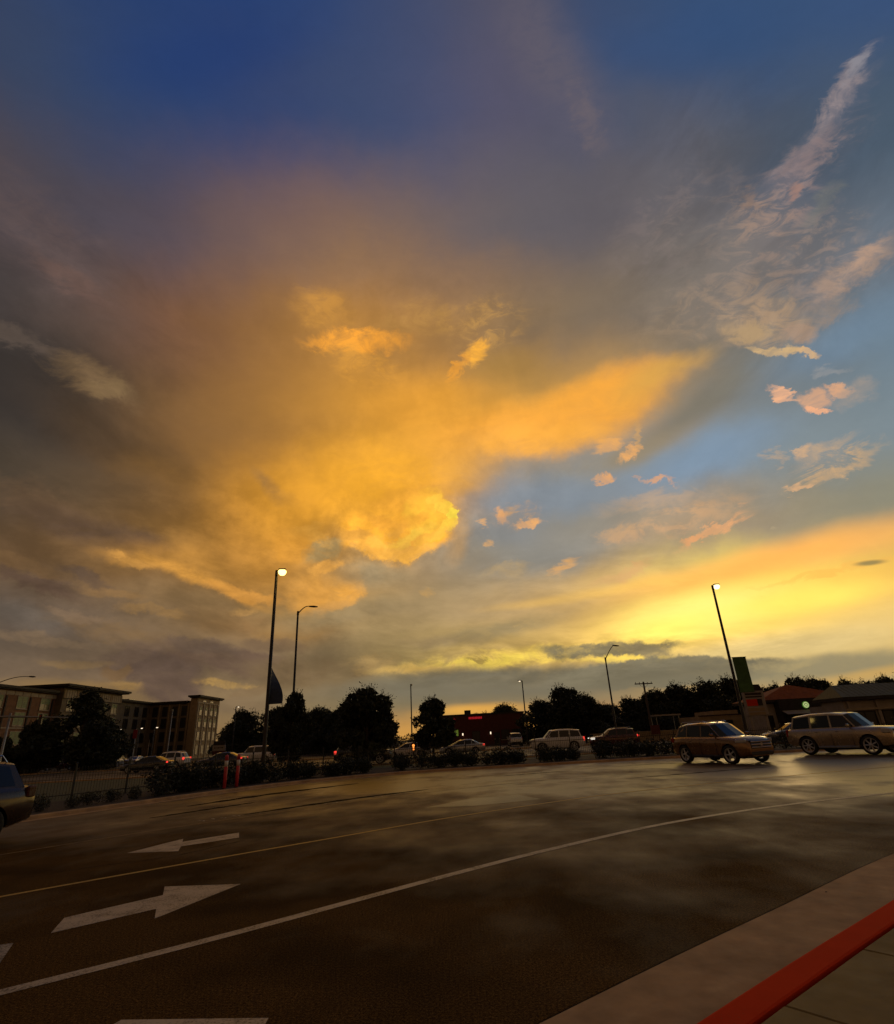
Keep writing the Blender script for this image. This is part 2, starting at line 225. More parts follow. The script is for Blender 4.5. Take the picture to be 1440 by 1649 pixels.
 (0.2932,0.0371,0.0762,0.0094,0.092,(0.305, 0.2542, 0.1441),0.9,0.4,1,0.1),
 (0.2642,0.0415,0.0220,0.0039,0.033,(0.4342, 0.3325, 0.1559),0.848,0.38,3,0.6),
 (0.3429,0.1140,0.0112,0.0020,-0.023,(0.305, 0.2307, 0.0887),0.9,0.3,0,0),
 (0.0123,0.0215,0.0477,0.0050,0.015,(0.807, 0.4125, 0.0762),0.85,0.2,0,0),
 (0.1793,0.0096,0.0284,0.0058,-0.057,(0.8714, 0.2623, 0.0685),0.8,0.1,0,0),
 (0.3197,0.0297,0.0524,0.0045,0.116,(0.6172, 0.3712, 0.107),0.7,0.1,0,0),
]
SKY_FIELDS=[
 (-0.2300,0.1247,0.2075,0.1005,-0.149,4,0.34),
 (-0.0455,0.2308,0.1945,0.0885,0.107,1,0.13),
 (-0.0472,0.1839,0.0868,0.0465,0.034,1,0.2),
 (-0.0270,0.3715,0.1577,0.0577,-0.033,1,0.12),
 (0.2844,0.3995,0.1195,0.1360,0.535,2,0.17),
 (0.2213,0.1725,0.1228,0.0439,0.244,2,0.09),
 (-0.3230,0.3365,0.1158,0.1432,-0.484,3,0.17),
 (0.0905,0.0592,0.2237,0.0209,0.006,0,0.34),
 (0.0688,0.1147,0.1673,0.0498,0.105,0,0.16),
 (-0.1705,0.1688,0.1237,0.0671,-0.218,1,0.14),
]

world = bpy.data.worlds.new('World'); scene.world = world; world.use_nodes = True
wt = world.node_tree; wt.nodes.clear()
def wn(t, **kw):
    n = wt.nodes.new(t)
    for k, v in kw.items(): setattr(n, k, v)
    return n
def wl(a, b): wt.links.new(a, b)
def wmath(op, a, b=None, c=None, clamp=False):
    n = wn('ShaderNodeMath', operation=op, use_clamp=clamp)
    for i, v in enumerate((a, b, c)):
        if v is None: continue
        if isinstance(v, (int, float)): n.inputs[i].default_value = v
        else: wl(v, n.inputs[i])
    return n.outputs[0]
def wvec(op, a, b=None, scale=None):
    n = wn('ShaderNodeVectorMath', operation=op)
    for i, v in enumerate((a, b)):
        if v is None: continue
        if isinstance(v, (tuple, list)): n.inputs[i].default_value = v
        else: wl(v, n.inputs[i])
    if scale is not None: n.inputs['Scale'].default_value = scale
    return n.outputs['Value'] if op in ('LENGTH', 'DOT_PRODUCT') else n.outputs[0]
def wmix(fac, a, b):
    n = wn('ShaderNodeMix', data_type='RGBA', clamp_factor=True)
    if isinstance(fac, (int, float)): n.inputs[0].default_value = fac
    else: wl(fac, n.inputs[0])
    for sock, v in ((n.inputs[6], a), (n.inputs[7], b)):
        if isinstance(v, tuple): sock.default_value = (*v, 1)
        else: wl(v, sock)
    return n.outputs[2]
def wnoise(vec, scale, detail, rough=.55, dist=0.0, lac=2.0):
    n = wn('ShaderNodeTexNoise', noise_dimensions='3D'); wl(vec, n.inputs['Vector'])
    n.inputs['Scale'].default_value = scale; n.inputs['Detail'].default_value = detail
    n.inputs['Roughness'].default_value = rough; n.inputs['Distortion'].default_value = dist; n.inputs['Lacunarity'].default_value = lac
    return n
def wmap(vec, loc=(0, 0, 0), rot=(0, 0, 0), sc=(1, 1, 1), kind='POINT'):
    n = wn('ShaderNodeMapping', vector_type=kind); wl(vec, n.inputs[0])
    n.inputs[1].default_value = loc; n.inputs[2].default_value = rot; n.inputs[3].default_value = sc
    return n.outputs[0]
tc = wn('ShaderNodeTexCoord'); dirv = tc.outputs['Generated']
sep = wn('ShaderNodeSeparateXYZ'); wl(dirv, sep.inputs[0])
den = wmath('MAXIMUM', wmath('ADD', sep.outputs[1], 1.0), 0.25)
ss = wmath('DIVIDE', sep.outputs[0], den); tt = wmath('DIVIDE', wmath('MAXIMUM', sep.outputs[2], 0.0), den)
comb = wn('ShaderNodeCombineXYZ'); wl(ss, comb.inputs[0]); wl(tt, comb.inputs[1]); comb.inputs[2].default_value = 1.0; P0 = comb.outputs[0]
# cloud-deck coordinates: streets of cloud flatten towards the horizon
pden = wmath('ADD', wmath('MAXIMUM', sep.outputs[2], 0.0), 0.16)
cc = wn('ShaderNodeCombineXYZ'); wl(wmath('DIVIDE', sep.outputs[0], pden), cc.inputs[0]); wl(wmath('DIVIDE', sep.outputs[1], pden), cc.inputs[1])
DECK = cc.outputs[0]
def centred(nz): return wvec('SUBTRACT', nz.outputs['Color'], (.5, .5, .5))
flat = wmath('MINIMUM', wmath('ADD', wmath('MULTIPLY', tt, 4.0), 0.30), 1.0)   # warp shrinks vertically near the horizon
def squash(v):
    s_ = wn('ShaderNodeSeparateXYZ'); wl(v, s_.inputs[0]); c_ = wn('ShaderNodeCombineXYZ')
    wl(s_.outputs[0], c_.inputs[0]); wl(wmath('MULTIPLY', s_.outputs[1], flat), c_.inputs[1]); return c_.outputs[0]
n_soft = squash(centred(wnoise(P0, 5.0, 3, .5)))
n_med = squash(centred(wnoise(wmap(P0, (3.1, 1.7, 0)), 11.0, 6, .58)))
n_bill = squash(centred(wnoise(wmap(P0, (7.3, 2.2, 0)), 30.0, 5, .66)))
n_wisp = squash(centred(wnoise(wmap(P0, (1.3, 5.2, 0), (0, 0, R(20)), (20, 40, 1)), 1.0, 5, .68, 0.6)))
W = [wvec('ADD', P0, wvec('SCALE', n_soft, scale=.05)),
     wvec('ADD', wvec('ADD', P0, wvec('SCALE', n_soft, scale=.04)), wvec('SCALE', n_med, scale=.050)),
     wvec('ADD', wvec('ADD', P0, wvec('SCALE', n_med, scale=.020)), wvec('SCALE', n_bill, scale=.034)),
     wvec('ADD', wvec('ADD', P0, wvec('SCALE', n_bill, scale=.016)), wvec('SCALE', n_wisp, scale=.046))]
tex_fine = wnoise(wmap(P0, (9.1, 4.4, 0), (0, 0, R(18)), (38, 70, 1)), 1.0, 4, .68, .8).outputs['Fac']
tex_deck = wnoise(DECK, 2.2, 5, .6, .5).outputs['Fac']
# broad colour of the sky: rows of colour over azimuth, blended over elevation
wsep = wn('ShaderNodeSeparateXYZ'); wl(W[1], wsep.inputs[0]); sW, tW = wsep.outputs[0], wsep.outputs[1]
s01 = wmath('ADD', wmath('MULTIPLY', sW, 1.0/(SKY_S[-1]-SKY_S[0])), -SKY_S[0]/(SKY_S[-1]-SKY_S[0]))
col = None
for j, row in enumerate(SKY_ROWS):
    cr = wn('ShaderNodeValToRGB'); cr.color_ramp.interpolation = 'EASE' if False else 'B_SPLINE'
    el = cr.color_ramp.elements
    while len(el) < len(row): el.new(0.5)
    for i, c in enumerate(row):
        el[i].position = i/(len(row)-1); el[i].color = (*c, 1)
    wl(s01, cr.inputs[0])
    if col is None: col = cr.outputs[0]
    else:
        mr = wn('ShaderNodeMapRange', interpolation_type='SMOOTHSTEP'); wl(tW, mr.inputs[0])
        mr.inputs[1].default_value = SKY_T[j-1]; mr.inputs[2].default_value = SKY_T[j]
        col = wmix(mr.outputs[0], col, cr.outputs[0])
# the clear atmosphere shows through the deck
nish = wn('ShaderNodeTexSky', sky_type='NISHITA', sun_disc=False)
nish.sun_elevation = SUN_EL; nish.sun_rotation = SUN_AZ; nish.altitude = 200; nish.air_density = 1.2; nish.dust_density = 2.0; nish.ozone_density = 1.5
clear = wn('ShaderNodeMix', data_type='RGBA', blend_type='MULTIPLY'); clear.inputs[0].default_value = 1.0
wl(nish.outputs[0], clear.inputs[6]); clear.inputs[7].default_value = (.05, .05, .05, 1)
col = wmix(0.06, col, clear.outputs[2])
# clouds, banks and gaps
TEXM = {}
for tx in sorted({q[9] for q in SKY_CLOUDS} - {0}):
    tr = wn('ShaderNodeMapRange', interpolation_type='SMOOTHSTEP'); wl(tex_fine, tr.inputs[0])
    tr.inputs[1].default_value = 0.36 if tx < .85 else .43; tr.inputs[2].default_value = 0.60 if tx < .85 else .66; tr.inputs[3].default_value = 1.0-tx; tr.inputs[4].default_value = 1.0
    TEXM[tx] = tr.outputs[0]
WW = list(W)
for k, (s0, t0, rs, rt, rot, c, op, inner, w, tx) in enumerate(SKY_CLOUDS):
    if k % 6 == 0:          # evaluate the layers in order, a few at a time
        bw = wn('ShaderNodeRGBToBW'); wl(col, bw.inputs[0])
        one = wmath('MULTIPLY_ADD', bw.outputs[0], 1e-6, 1.0)
        used = {q[8] for q in SKY_CLOUDS[k:k+6]}
        WW = [None]*4
        for u in used:
            WW[u] = wvec('SCALE', W[u]); wl(one, WW[u].node.inputs['Scale'])
    g = wn('ShaderNodeTexGradient', gradient_type='SPHERICAL'); wl(WW[w], g.inputs[0])
    tm = g.texture_mapping; tm.vector_type = 'TEXTURE'; tm.translation = (s0, t0, 1.0); tm.rotation = (0, 0, rot); tm.scale = (rs*1.4, rt*1.4, 1)
    mr = wn('ShaderNodeMapRange', interpolation_type='SMOOTHSTEP'); wl(g.outputs['Fac'], mr.inputs[0])
    mr.inputs[1].default_value = 0.0; mr.inputs[2].default_value = 1.0 - inner*.8
    mr.inputs[3].default_value = 0.0; mr.inputs[4].default_value = op
    fac = mr.outputs[0]
    if tx > 0:
        fac = wmath('MULTIPLY', fac, TEXM[tx])
    col = wmix(fac, col, c)
# behind the viewer the dusk cloud goes on, lit by the same low sun
zb = wn('ShaderNodeValToRGB'); wl(sep.outputs[2], zb.inputs[0]); ze = zb.color_ramp.elements; ze.new(.5); ze.new(.5)
for i_, (p_, c_) in enumerate([(0, (.20, .105, .040)), (.25, (.19, .100, .042)), (.6, (.085, .056, .040)), (1, (.062, .048, .040))]): ze[i_].position = p_; ze[i_].color = (*c_, 1)
mb_ = wn('ShaderNodeMapRange', interpolation_type='SMOOTHSTEP'); wl(sep.outputs[1], mb_.inputs[0]); mb_.inputs[1].default_value = .15; mb_.inputs[2].default_value = -.35
col = wmix(mb_.outputs[0], col, zb.outputs[0])
# cloud texture: streaks, billows and cirrus strands where each kind of cloud lies
FN = [wnoise(wmap(P0, (2.7, 8.1, 0), (0, 0, R(-8)), (13, 46, 1)), 1.0, 5, .62, .25), wnoise(wmap(P0, (6.4, 3.3, 0)), 22.0, 6, .62, .15),
      wnoise(wmap(P0, (4.2, 1.1, 0), (0, 0, R(44)), (1/11, 1/20, 1), 'TEXTURE'), 1.0, 5, .66, .4), wnoise(wmap(P0, (8.8, 6.1, 0), (0, 0, R(-34)), (1/10, 1/19, 1), 'TEXTURE'), 1.0, 5, .64, .3), wnoise(wmap(P0, (2.2, 9.1, 0), (0, 0, R(-12)), (1/15, 1/30, 1), 'TEXTURE'), 1.0, 6, .6, .2)]
def crisp(n_):
    q_ = wn('ShaderNodeMapRange', interpolation_type='SMOOTHSTEP'); wl(n_.outputs['Fac'], q_.inputs[0])
    q_.inputs[1].default_value = .33; q_.inputs[2].default_value = .67; q_.inputs[3].default_value = -.5; q_.inputs[4].default_value = .5; return q_.outputs[0]
FN = [crisp(n_) for n_ in FN]
shade = wmath('MULTIPLY', wmath('ADD', wmath('MULTIPLY', tex_deck, 0.20), 0.90), wmath('ADD', wmath('MULTIPLY', tex_fine, 0.10), 0.95))
for (s0, t0, rs, rt, rot, k, amp) in SKY_FIELDS:
    g = wn('ShaderNodeTexGradient', gradient_type='SPHERICAL'); wl(W[1], g.inputs[0])
    tm = g.texture_mapping; tm.vector_type = 'TEXTURE'; tm.translation = (s0, t0, 1.0); tm.rotation = (0, 0, rot); tm.scale = (rs*1.3, rt*1.3, 1)
    mr = wn('ShaderNodeMapRange', interpolation_type='SMOOTHSTEP'); wl(g.outputs['Fac'], mr.inputs[0]); mr.inputs[2].default_value = .6; mr.inputs[4].default_value = amp*1.35
    nz = FN[k]
    shade = wmath('MULTIPLY', shade, wmath('MULTIPLY_ADD', mr.outputs[0], nz, 1.0))
inv_ = wmath('SUBTRACT', 1.0, mb_.outputs[0]); shade = wmath('MULTIPLY_ADD', shade, inv_, mb_.outputs[0])
bg = wn('ShaderNodeBackground'); wl(col, bg.inputs[0]); wl(shade, bg.inputs[1])
wo = wn('ShaderNodeOutputWorld'); wl(bg.outputs[0], wo.inputs[0])
world.cycles.sampling_method = 'MANUAL'; world.cycles.sample_map_resolution = 512

# ------------------------------------------------------------------ sun (veiled by cloud)
sun = bpy.data.lights.new('sun', 'SUN'); sun.energy = 0.14; sun.angle = R(12); sun.color = (1.0, .66, .30)
so = bpy.data.objects.new('sun', sun); C.objects.link(so)
sd = Vector((math.sin(SUN_AZ)*math.cos(SUN_EL), math.cos(SUN_AZ)*math.cos(SUN_EL), math.sin(SUN_EL)))
so.rotation_euler = sd.to_track_quat('Z', 'Y').to_euler(); so.location = sd*200

# ------------------------------------------------------------------ helpers
def tag(o, label=None, cat=None, group=None, kind=None):
    for k, v in (('label', label), ('category', cat), ('group', group), ('kind', kind)):
        if v: o[k] = v
    return o
def empty(name, loc=(0, 0, 0), rz=0.0, parent=None):
    o = bpy.data.objects.new(name, None); C.objects.link(o); o.location = loc; o.rotation_euler = (0, 0, rz); o.parent = parent
    o.empty_display_size = .1
    return o
class MB:
    def __init__(s): s.v = []; s.f = []; s.smooth = False
    def add(s, vs, fs):
        n = len(s.v); s.v += [tuple(p) for p in vs]; s.f += [tuple(i+n for i in f) for f in fs]; return s
    def box(s, c, d, rz=0.0, taper=1.0):
        cx, cy, cz = c; x, y, z = d[0]/2, d[1]/2, d[2]/2; ca, sa = math.cos(rz), math.sin(rz); vs = []
        for dz in (-z, z):
            k = 1.0 if dz < 0 else taper
            for dx, dy in ((-x, -y), (x, -y), (x, y), (-x, y)):
                vs.append((cx+dx*k*ca-dy*k*sa, cy+dx*k*sa+dy*k*ca, cz+dz))
        return s.add(vs, [(3, 2, 1, 0), (4, 5, 6, 7), (0, 1, 5, 4), (1, 2, 6, 5), (2, 3, 7, 6), (3, 0, 4, 7)])
    def bbox(s, c, d, b=.01, rz=0.0):
        """box with chamfered vertical and top edges"""
        cx, cy, cz = c; x, y, z = d[0]/2, d[1]/2, d[2]/2; ca, sa = math.cos(rz), math.sin(rz)
        def ring(k, zz): return [(dx, dy, zz) for dx, dy in ((-x+b+k*0-(-k), -y+k), (x-b-k, -y+k), (x-k, -y+b+k), (x-k, y-b-k), (x-b-k, y-k), (-x+b+k, y-k), (-x+k, y-b-k), (-x+k, -y+b+k))]
        rings = [ring(b, -z), ring(0, -z+b), ring(0, z-b), ring(b, z)]; vs = []
        for r in rings:
            for (px, py, pz) in r: vs.append((cx+px*ca-py*sa, cy+px*sa+py*ca, cz+pz))
        fs = [tuple(range(7, -1, -1)), tuple(range(24, 32))]
        for k in range(3):
            for i in range(8): fs.append((k*8+i, k*8+(i+1) % 8, (k+1)*8+(i+1) % 8, (k+1)*8+i))
        return s.add(vs, fs)
    def tube(s, pts, r, n=8, cap=True):
        pts = [Vector(p) for p in pts]; rs = r if isinstance(r, (list, tuple)) else [r]*len(pts); vs = []; up = None
        for i, p in enumerate(pts):
            t = (pts[min(i+1, len(pts)-1)]-pts[max(i-1, 0)]).normalized()
            a = Vector((0, 0, 1)) if abs(t.z) < .9 else Vector((1, 0, 0))
            if up is None: up = t.cross(a).normalized()
            else: up = (up - t*up.dot(t)).normalized()
            w = t.cross(up)
            for k in range(n):
                an = 2*math.pi*k/n; vs.append(p+(up*math.cos(an)+w*math.sin(an))*rs[i])
        fs = []
        for i in range(len(pts)-1):
            for k in range(n): fs.append((i*n+k, i*n+(k+1) % n, (i+1)*n+(k+1) % n, (i+1)*n+k))
        if cap: fs.append(tuple(range(n-1, -1, -1))); fs.append(tuple(range((len(pts)-1)*n, len(pts)*n)))
        return s.add(vs, fs)
    def lathe(s, prof, n=20, axis='z', c=(0, 0, 0), cap=True):
        vs = []; fs = []
        for (r, h) in prof:
            for k in range(n):
                a = 2*math.pi*k/n; x, y = r*math.cos(a), r*math.sin(a)
                p = (x, y, h) if axis == 'z' else ((x, h, y) if axis == 'y' else (h, x, y))
                vs.append((p[0]+c[0], p[1]+c[1], p[2]+c[2]))
        for i in range(len(prof)-1):
            for k in range(n): fs.append((i*n+k, i*n+(k+1) % n, (i+1)*n+(k+1) % n, (i+1)*n+k))
        if cap: fs.append(tuple(range(n-1, -1, -1))); fs.append(tuple(range((len(prof)-1)*n, len(prof)*n)))
        return s.add(vs, fs)
    def quad(s, a, b, c, d): return s.add([a, b, c, d], [(0, 1, 2, 3)])
    def poly(s, pts): return s.add(pts, [tuple(range(len(pts)))])
    def prism(s, pts, z0, z1):
        n = len(pts); vs = [(x, y, z0) for x, y in pts]+[(x, y, z1) for x, y in pts]
        fs = [tuple(range(n-1, -1, -1)), tuple(range(n, 2*n))]+[(i, (i+1) % n, n+(i+1) % n, n+i) for i in range(n)]
        return s.add(vs, fs)
    def mesh(s, name, mat, smooth=False):
        me = bpy.data.meshes.new(name); me.from_pydata(s.v, [], s.f)
        for mm in (mat if isinstance(mat, (list, tuple)) else [mat]): me.materials.append(mm)
        bm = bmesh.new(); bm.from_mesh(me); bmesh.ops.recalc_face_normals(bm, faces=bm.faces); bm.to_mesh(me); bm.free()
        if smooth:
            me.polygons.foreach_set('use_smooth', [True]*len(me.polygons))
        me.update(); return me
    def build(s, name, mat, parent=None, smooth=False, loc=(0, 0, 0), rz=0.0):
        return place(s.mesh(name, mat, smooth), name, parent, loc, rz)
def place(me, name, parent=None, loc=(0, 0, 0), rz=0.0, scale=None):
    o = bpy.data.objects.new(name, me); C.objects.link(o); o.parent = parent; o.location = loc; o.rotation_euler = (0, 0, rz)
    if scale: o.scale = scale
    return o
def copy_tree(o, parent=None):
    c = o.copy(); C.objects.link(c); c.parent = parent
    for ch in o.children: copy_tree(ch, c)
    return c
def spline(pts, n):
    """Catmull-Rom through 2D points, n samples spread evenly along it"""
    P = [Vector((p[0], p[1])) for p in pts]; P = [2*P[0]-P[1]]+P+[2*P[-1]-P[-2]]; D = []
    for i in range(1, len(P)-2):
        for k in range(24):
            t = k/24; a, b, c, d = P[i-1], P[i], P[i+1], P[i+2]
            D.append(.5*((2*b)+(c-a)*t+(2*a-5*b+4*c-d)*t*t+(3*b-a-3*c+d)*t**3))
    D.append(P[-2]); L = [0]
    for i in range(1, len(D)): L.append(L[-1]+(D[i]-D[i-1]).length)
    out = []; j = 0
    for k in range(n):
        s_ = L[-1]*k/(n-1)
        while j < len(L)-2 and L[j+1] < s_: j += 1
        t = (s_-L[j])/max(1e-9, L[j+1]-L[j]); out.append(D[j].lerp(D[j+1], t))
    return out
def normals(pl):
    out = []
    for i in range(len(pl)):
        t = (pl[min(i+1, len(pl)-1)]-pl[max(i-1, 0)]).normalized(); out.append(Vector((-t.y, t.x)))
    return out
def offset(pl, d): return [p+n*d for p, n in zip(pl, normals(pl))]
def strip(mb, a, b, za, zb):
    n = len(a); mb.add([(p.x, p.y, za) for p in a]+[(p.x, p.y, zb) for p in b], [(i, i+1, n+i+1, n+i) for i in range(n-1)]); return mb
def length(pl): return sum((pl[i+1]-pl[i]).length for i in range(len(pl)-1))

# ------------------------------------------------------------------ materials
MATS = {}
def nodes(name):
    m = bpy.data.materials.new(name); m.use_nodes = True; t = m.node_tree; b = t.nodes['Principled BSDF']; MATS[name] = m
    return m, t, b
def tex(t, scale, detail=4, rough=.6, stretch=(1, 1, 1), coord='Object'):
    c = t.nodes.new('ShaderNodeTexCoord'); mp = t.nodes.new('ShaderNodeMapping'); mp.inputs[3].default_value = stretch
    n = t.nodes.new('ShaderNodeTexNoise'); n.inputs['Scale'].default_value = scale; n.inputs['Detail'].default_value = detail; n.inputs['Roughness'].default_value = rough
    t.links.new(c.outputs[coord], mp.inputs[0]); t.links.new(mp.outputs[0], n.inputs['Vector']); return n.outputs['Fac']
def ramp(t, fac, stops):
    r = t.nodes.new('ShaderNodeValToRGB'); t.links.new(fac, r.inputs[0]); e = r.color_ramp.elements
    while len(e) < len(stops): e.new(.5)
    for i, (p, c) in enumerate(stops):
        e[i].position = p; e[i].color = (*c, 1) if isinstance(c, tuple) else (c, c, c, 1)
    return r.outputs[0]
def mixc(t, fac, a, b, mode='MIX'):
    n = t.nodes.new('ShaderNodeMix'); n.data_type = 'RGBA'; n.blend_type = mode
    for s_, v in ((n.inputs[0], fac), (n.inputs[6], a), (n.inputs[7], b)):
        if isinstance(v, tuple): s_.default_value = (*v, 1)
        elif isinstance(v, (int, float)): s_.default_value = v
        else: t.links.new(v, s_)
    return n.outputs[2]
def fmath(t, op, a, b=0.0):
    n = t.nodes.new('ShaderNodeMath'); n.operation = op
    for i, v in enumerate((a, b)):
        if isinstance(v, (int, float)): n.inputs[i].default_value = v
        else: t.links.new(v, n.inputs[i])
    return n.outputs[0]
def bump(t, b, h, strength, dist):
    n = t.nodes.new('ShaderNodeBump'); n.inputs['Strength'].default_value = strength; n.inputs['Distance'].default_value = dist
    t.links.new(h, n.inputs['Height']); t.links.new(n.outputs[0], b.inputs['Normal'])
def mat(name, col, rough=.6, metal=0.0, var=.25, scale=6.0, bmp=0.0, coat=0.0, rvar=.15, stretch=(1, 1, 1), emit=None, estr=0.0):
    if name in MATS: return MATS[name]
    m, t, b = nodes(name)
    n = tex(t, scale, 5, .6, stretch); d = tuple(c*(1-var) for c in col); l = tuple(min(1, c*(1+var)) for c in col)
    t.links.new(ramp(t, n, [(.3, d), (.7, l)]), b.inputs['Base Color'])
    n2 = tex(t, scale*2.7, 3, .6, stretch)
    t.links.new(ramp(t, n2, [(.3, max(0.02, rough-rvar)), (.7, min(1, rough+rvar))]), b.inputs['Roughness'])
    b.inputs['Metallic'].default_value = metal; b.inputs['Coat Weight'].default_value = coat; b.inputs['Coat Roughness'].default_value = .08
    if bmp: bump(t, b, n2, bmp, .01)
    if emit: b.inputs['Emission Color'].default_value = (*emit, 1); b.inputs['Emission Strength'].default_value = estr
    return m
def asphalt(name, base, wet_lo, wet_hi, near_dry=0.0):
    m, t, b = nodes(name)
    big = tex(t, .10, 4, .5, (1, 1.5, 1)); mid = tex(t, .55, 5, .6, (1.3, .8, 1)); fine = tex(t, 85, 2, .7); grit = tex(t, 42, 3, .8); stain = tex(t, .42, 3, .5, (1, 1.3, 1))
    wet = fmath(t, 'ADD', fmath(t, 'MULTIPLY', big, .58), fmath(t, 'MULTIPLY', mid, .42))
    if near_dry:            # the nearer lane has already dried; the far lanes are still damp
        gm = t.nodes.new('ShaderNodeNewGeometry'); sx = t.nodes.new('ShaderNodeSeparateXYZ'); t.links.new(gm.outputs['Position'], sx.inputs[0])
        dist = fmath(t, 'ADD', sx.outputs[1], fmath(t, 'MULTIPLY', sx.outputs[0], near_dry))
        mrp = t.nodes.new('ShaderNodeMapRange'); t.links.new(dist, mrp.inputs[0]); mrp.inputs[1].default_value = 4; mrp.inputs[2].default_value = 22; mrp.inputs[3].default_value = -.18; mrp.inputs[4].default_value = .15
        wet = fmath(t, 'ADD', wet, mrp.outputs[0])
    wet = ramp(t, wet, [(.36, 0.0), (.66, 1.0)])
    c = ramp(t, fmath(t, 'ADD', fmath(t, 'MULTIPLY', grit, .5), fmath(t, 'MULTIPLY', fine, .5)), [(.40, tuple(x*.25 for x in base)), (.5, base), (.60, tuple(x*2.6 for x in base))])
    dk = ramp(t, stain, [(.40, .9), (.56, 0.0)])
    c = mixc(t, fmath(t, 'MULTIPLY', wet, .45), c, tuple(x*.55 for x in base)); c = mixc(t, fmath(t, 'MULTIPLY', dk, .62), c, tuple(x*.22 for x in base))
    t.links.new(c, b.inputs['Base Color'])
    t.links.new(ramp(t, wet, [(0, wet_hi), (1, wet_lo)]), b.inputs['Roughness'])
    t.links.new(ramp(t, wet, [(0, .04), (1, .80)]), b.inputs['Specular IOR Level'])
    h = fmath(t, 'ADD', fmath(t, 'MULTIPLY', grit, .6), fmath(t, 'MULTIPLY', fine, .4))
    n = t.nodes.new('ShaderNodeBump'); n.inputs['Distance'].default_value = .006
    t.links.new(ramp(t, wet, [(0, .9), (1, .5)]), n.inputs['Strength']); t.links.new(h, n.inputs['Height']); t.links.new(n.outputs[0], b.inputs['Normal'])
    return m
def paint(name, col, wear_to, wear=.42, rough=.55, spec=.4):
    m, t, b = nodes(name)
    g = tex(t, 42, 3, .7); w = tex(t, 3.0, 5, .65)
    k = fmath(t, 'ADD', fmath(t, 'MULTIPLY', g, .55), fmath(t, 'MULTIPLY', w, .45))
    f = ramp(t, k, [(wear-.07, 0.0), (wear+.07, 1.0)])
    c = mixc(t, f, wear_to, mixc(t, w, tuple(x*.75 for x in col), col)); t.links.new(c, b.inputs['Base Color'])
    b.inputs['Roughness'].default_value = rough; b.inputs['Specular IOR Level'].default_value = spec; bump(t, b, g, .3, .004); return m
def glow(name, col, strength):
    m, t, b = nodes(name); n = tex(t, 3, 2)
    t.links.new(ramp(t, n, [(0, tuple(c*.9 for c in col)), (1, col)]), b.inputs['Emission Color'])
    b.inputs['Base Color'].default_value = (*[c*.5 for c in col], 1); b.inputs['Emission Strength'].default_value = strength; return m
def glassy(name, col, rough=.05):
    m, t, b = nodes(name); n = tex(t, 2.5, 2)
    t.links.new(ramp(t, n, [(.3, tuple(c*.8 for c in col)), (.7, col)]), b.inputs['Base Color'])
    b.inputs['Roughness'].default_value = rough; b.inputs['Specular IOR Level'].default_value = .6; return m
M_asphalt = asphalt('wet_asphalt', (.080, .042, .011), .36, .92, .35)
M_asphalt2 = asphalt('street_asphalt', (.050, .036, .024), .34, .8)
M_patch = asphalt('smooth_asphalt_patch', (.085, .072, .055), .28, .45)
M_dark = mat('matte_dark', (.007, .005, .004), .95, var=.3, rvar=.04)  # near-black matte for road streaks, the seam and the gaps between slabs
M_dark.node_tree.nodes['Principled BSDF'].inputs['Specular IOR Level'].default_value = .05
M_conc = mat('damp_concrete', (.42, .265, .13), .95, var=.28, scale=2.2, bmp=.25)
M_walk = mat('sidewalk_concrete', (.23, .165, .055), .95, var=.25, scale=1.6, bmp=.3)
M_red = paint('red_kerb_paint', (.72, .045, .004), (.26, .11, .05), .33, .95, .08)
M_white = paint('white_road_paint', (.56, .47, .36), (.07, .055, .04), .45)
M_yellow = paint('yellow_road_paint', (.55, .33, .05), (.07, .05, .03), .40)
M_faded = paint('faded_yellow_paint', (.40, .23, .05), (.06, .04, .02), .50)
M_alloy = mat('alloy_wheel', (.55, .54, .52), .4, metal=.4, var=.1)
M_stencil = paint('worn_stencil_paint', (.50, .45, .38), (.07, .06, .05), .50)
M_grass = mat('turf', (.035, .045, .018), .9, var=.5, scale=3.0, bmp=.6)
M_mulch = mat('bark_mulch', (.030, .021, .014), .95, var=.6, scale=9.0, bmp=.8)
M_ground = mat('far_ground', (.045, .043, .030), .9, var=.4, scale=.05)
M_iron = mat('black_iron', (.012, .012, .012), .45, var=.3, scale=8)
M_pole = mat('bronze_pole_paint', (.020, .017, .015), .45, metal=.3, var=.3, scale=3)
M_galv = mat('galvanised_steel', (.30, .30, .29), .45, metal=.7, var=.2, scale=5)
M_leaf = mat('leaf', (.026, .033, .012), .7, var=.5, scale=1.4)
M_leaf2 = mat('dark_leaf', (.018, .025, .010), .7, var=.5, scale=1.8)
M_shrub = mat('shrub_leaf', (.018, .024, .010), .7, var=.5, scale=4)
M_bark = mat('bark', (.055, .040, .028), .9, var=.4, scale=7, bmp=.7, stretch=(1, 1, .25))
M_brick = mat('red_brick', (.085, .018, .013), .85, var=.3, scale=2.5, bmp=.3)
M_brownbrick = mat('brown_brick', (.19, .090, .040), .85, var=.25, scale=1.2, bmp=.3)
M_stucco = mat('tan_stucco', (.29, .21, .12), .85, var=.18, scale=1.2, bmp=.15)
M_stucco2 = mat('olive_stucco', (.15, .12, .075), .85, var=.18, scale=1.2, bmp=.15)
M_trim = mat('pale_trim', (.33, .27, .19), .7, var=.15, scale=2)
M_fascia = mat('dark_fascia', (.022, .016, .012), .75, var=.3, scale=2)
M_blind = mat('green_blind', (.17, .23, .10), .6, var=.2, scale=1.0, stretch=(1, 1, 8))
M_pane = glassy('dark_pane', (.010, .010, .009), .3)
M_whitewall = mat('white_wall', (.30, .26, .22), .8, var=.15, scale=1.5)
M_orange = mat('orange_roof_tile', (.28, .085, .018), .9, var=.3, scale=2.0, bmp=.3)
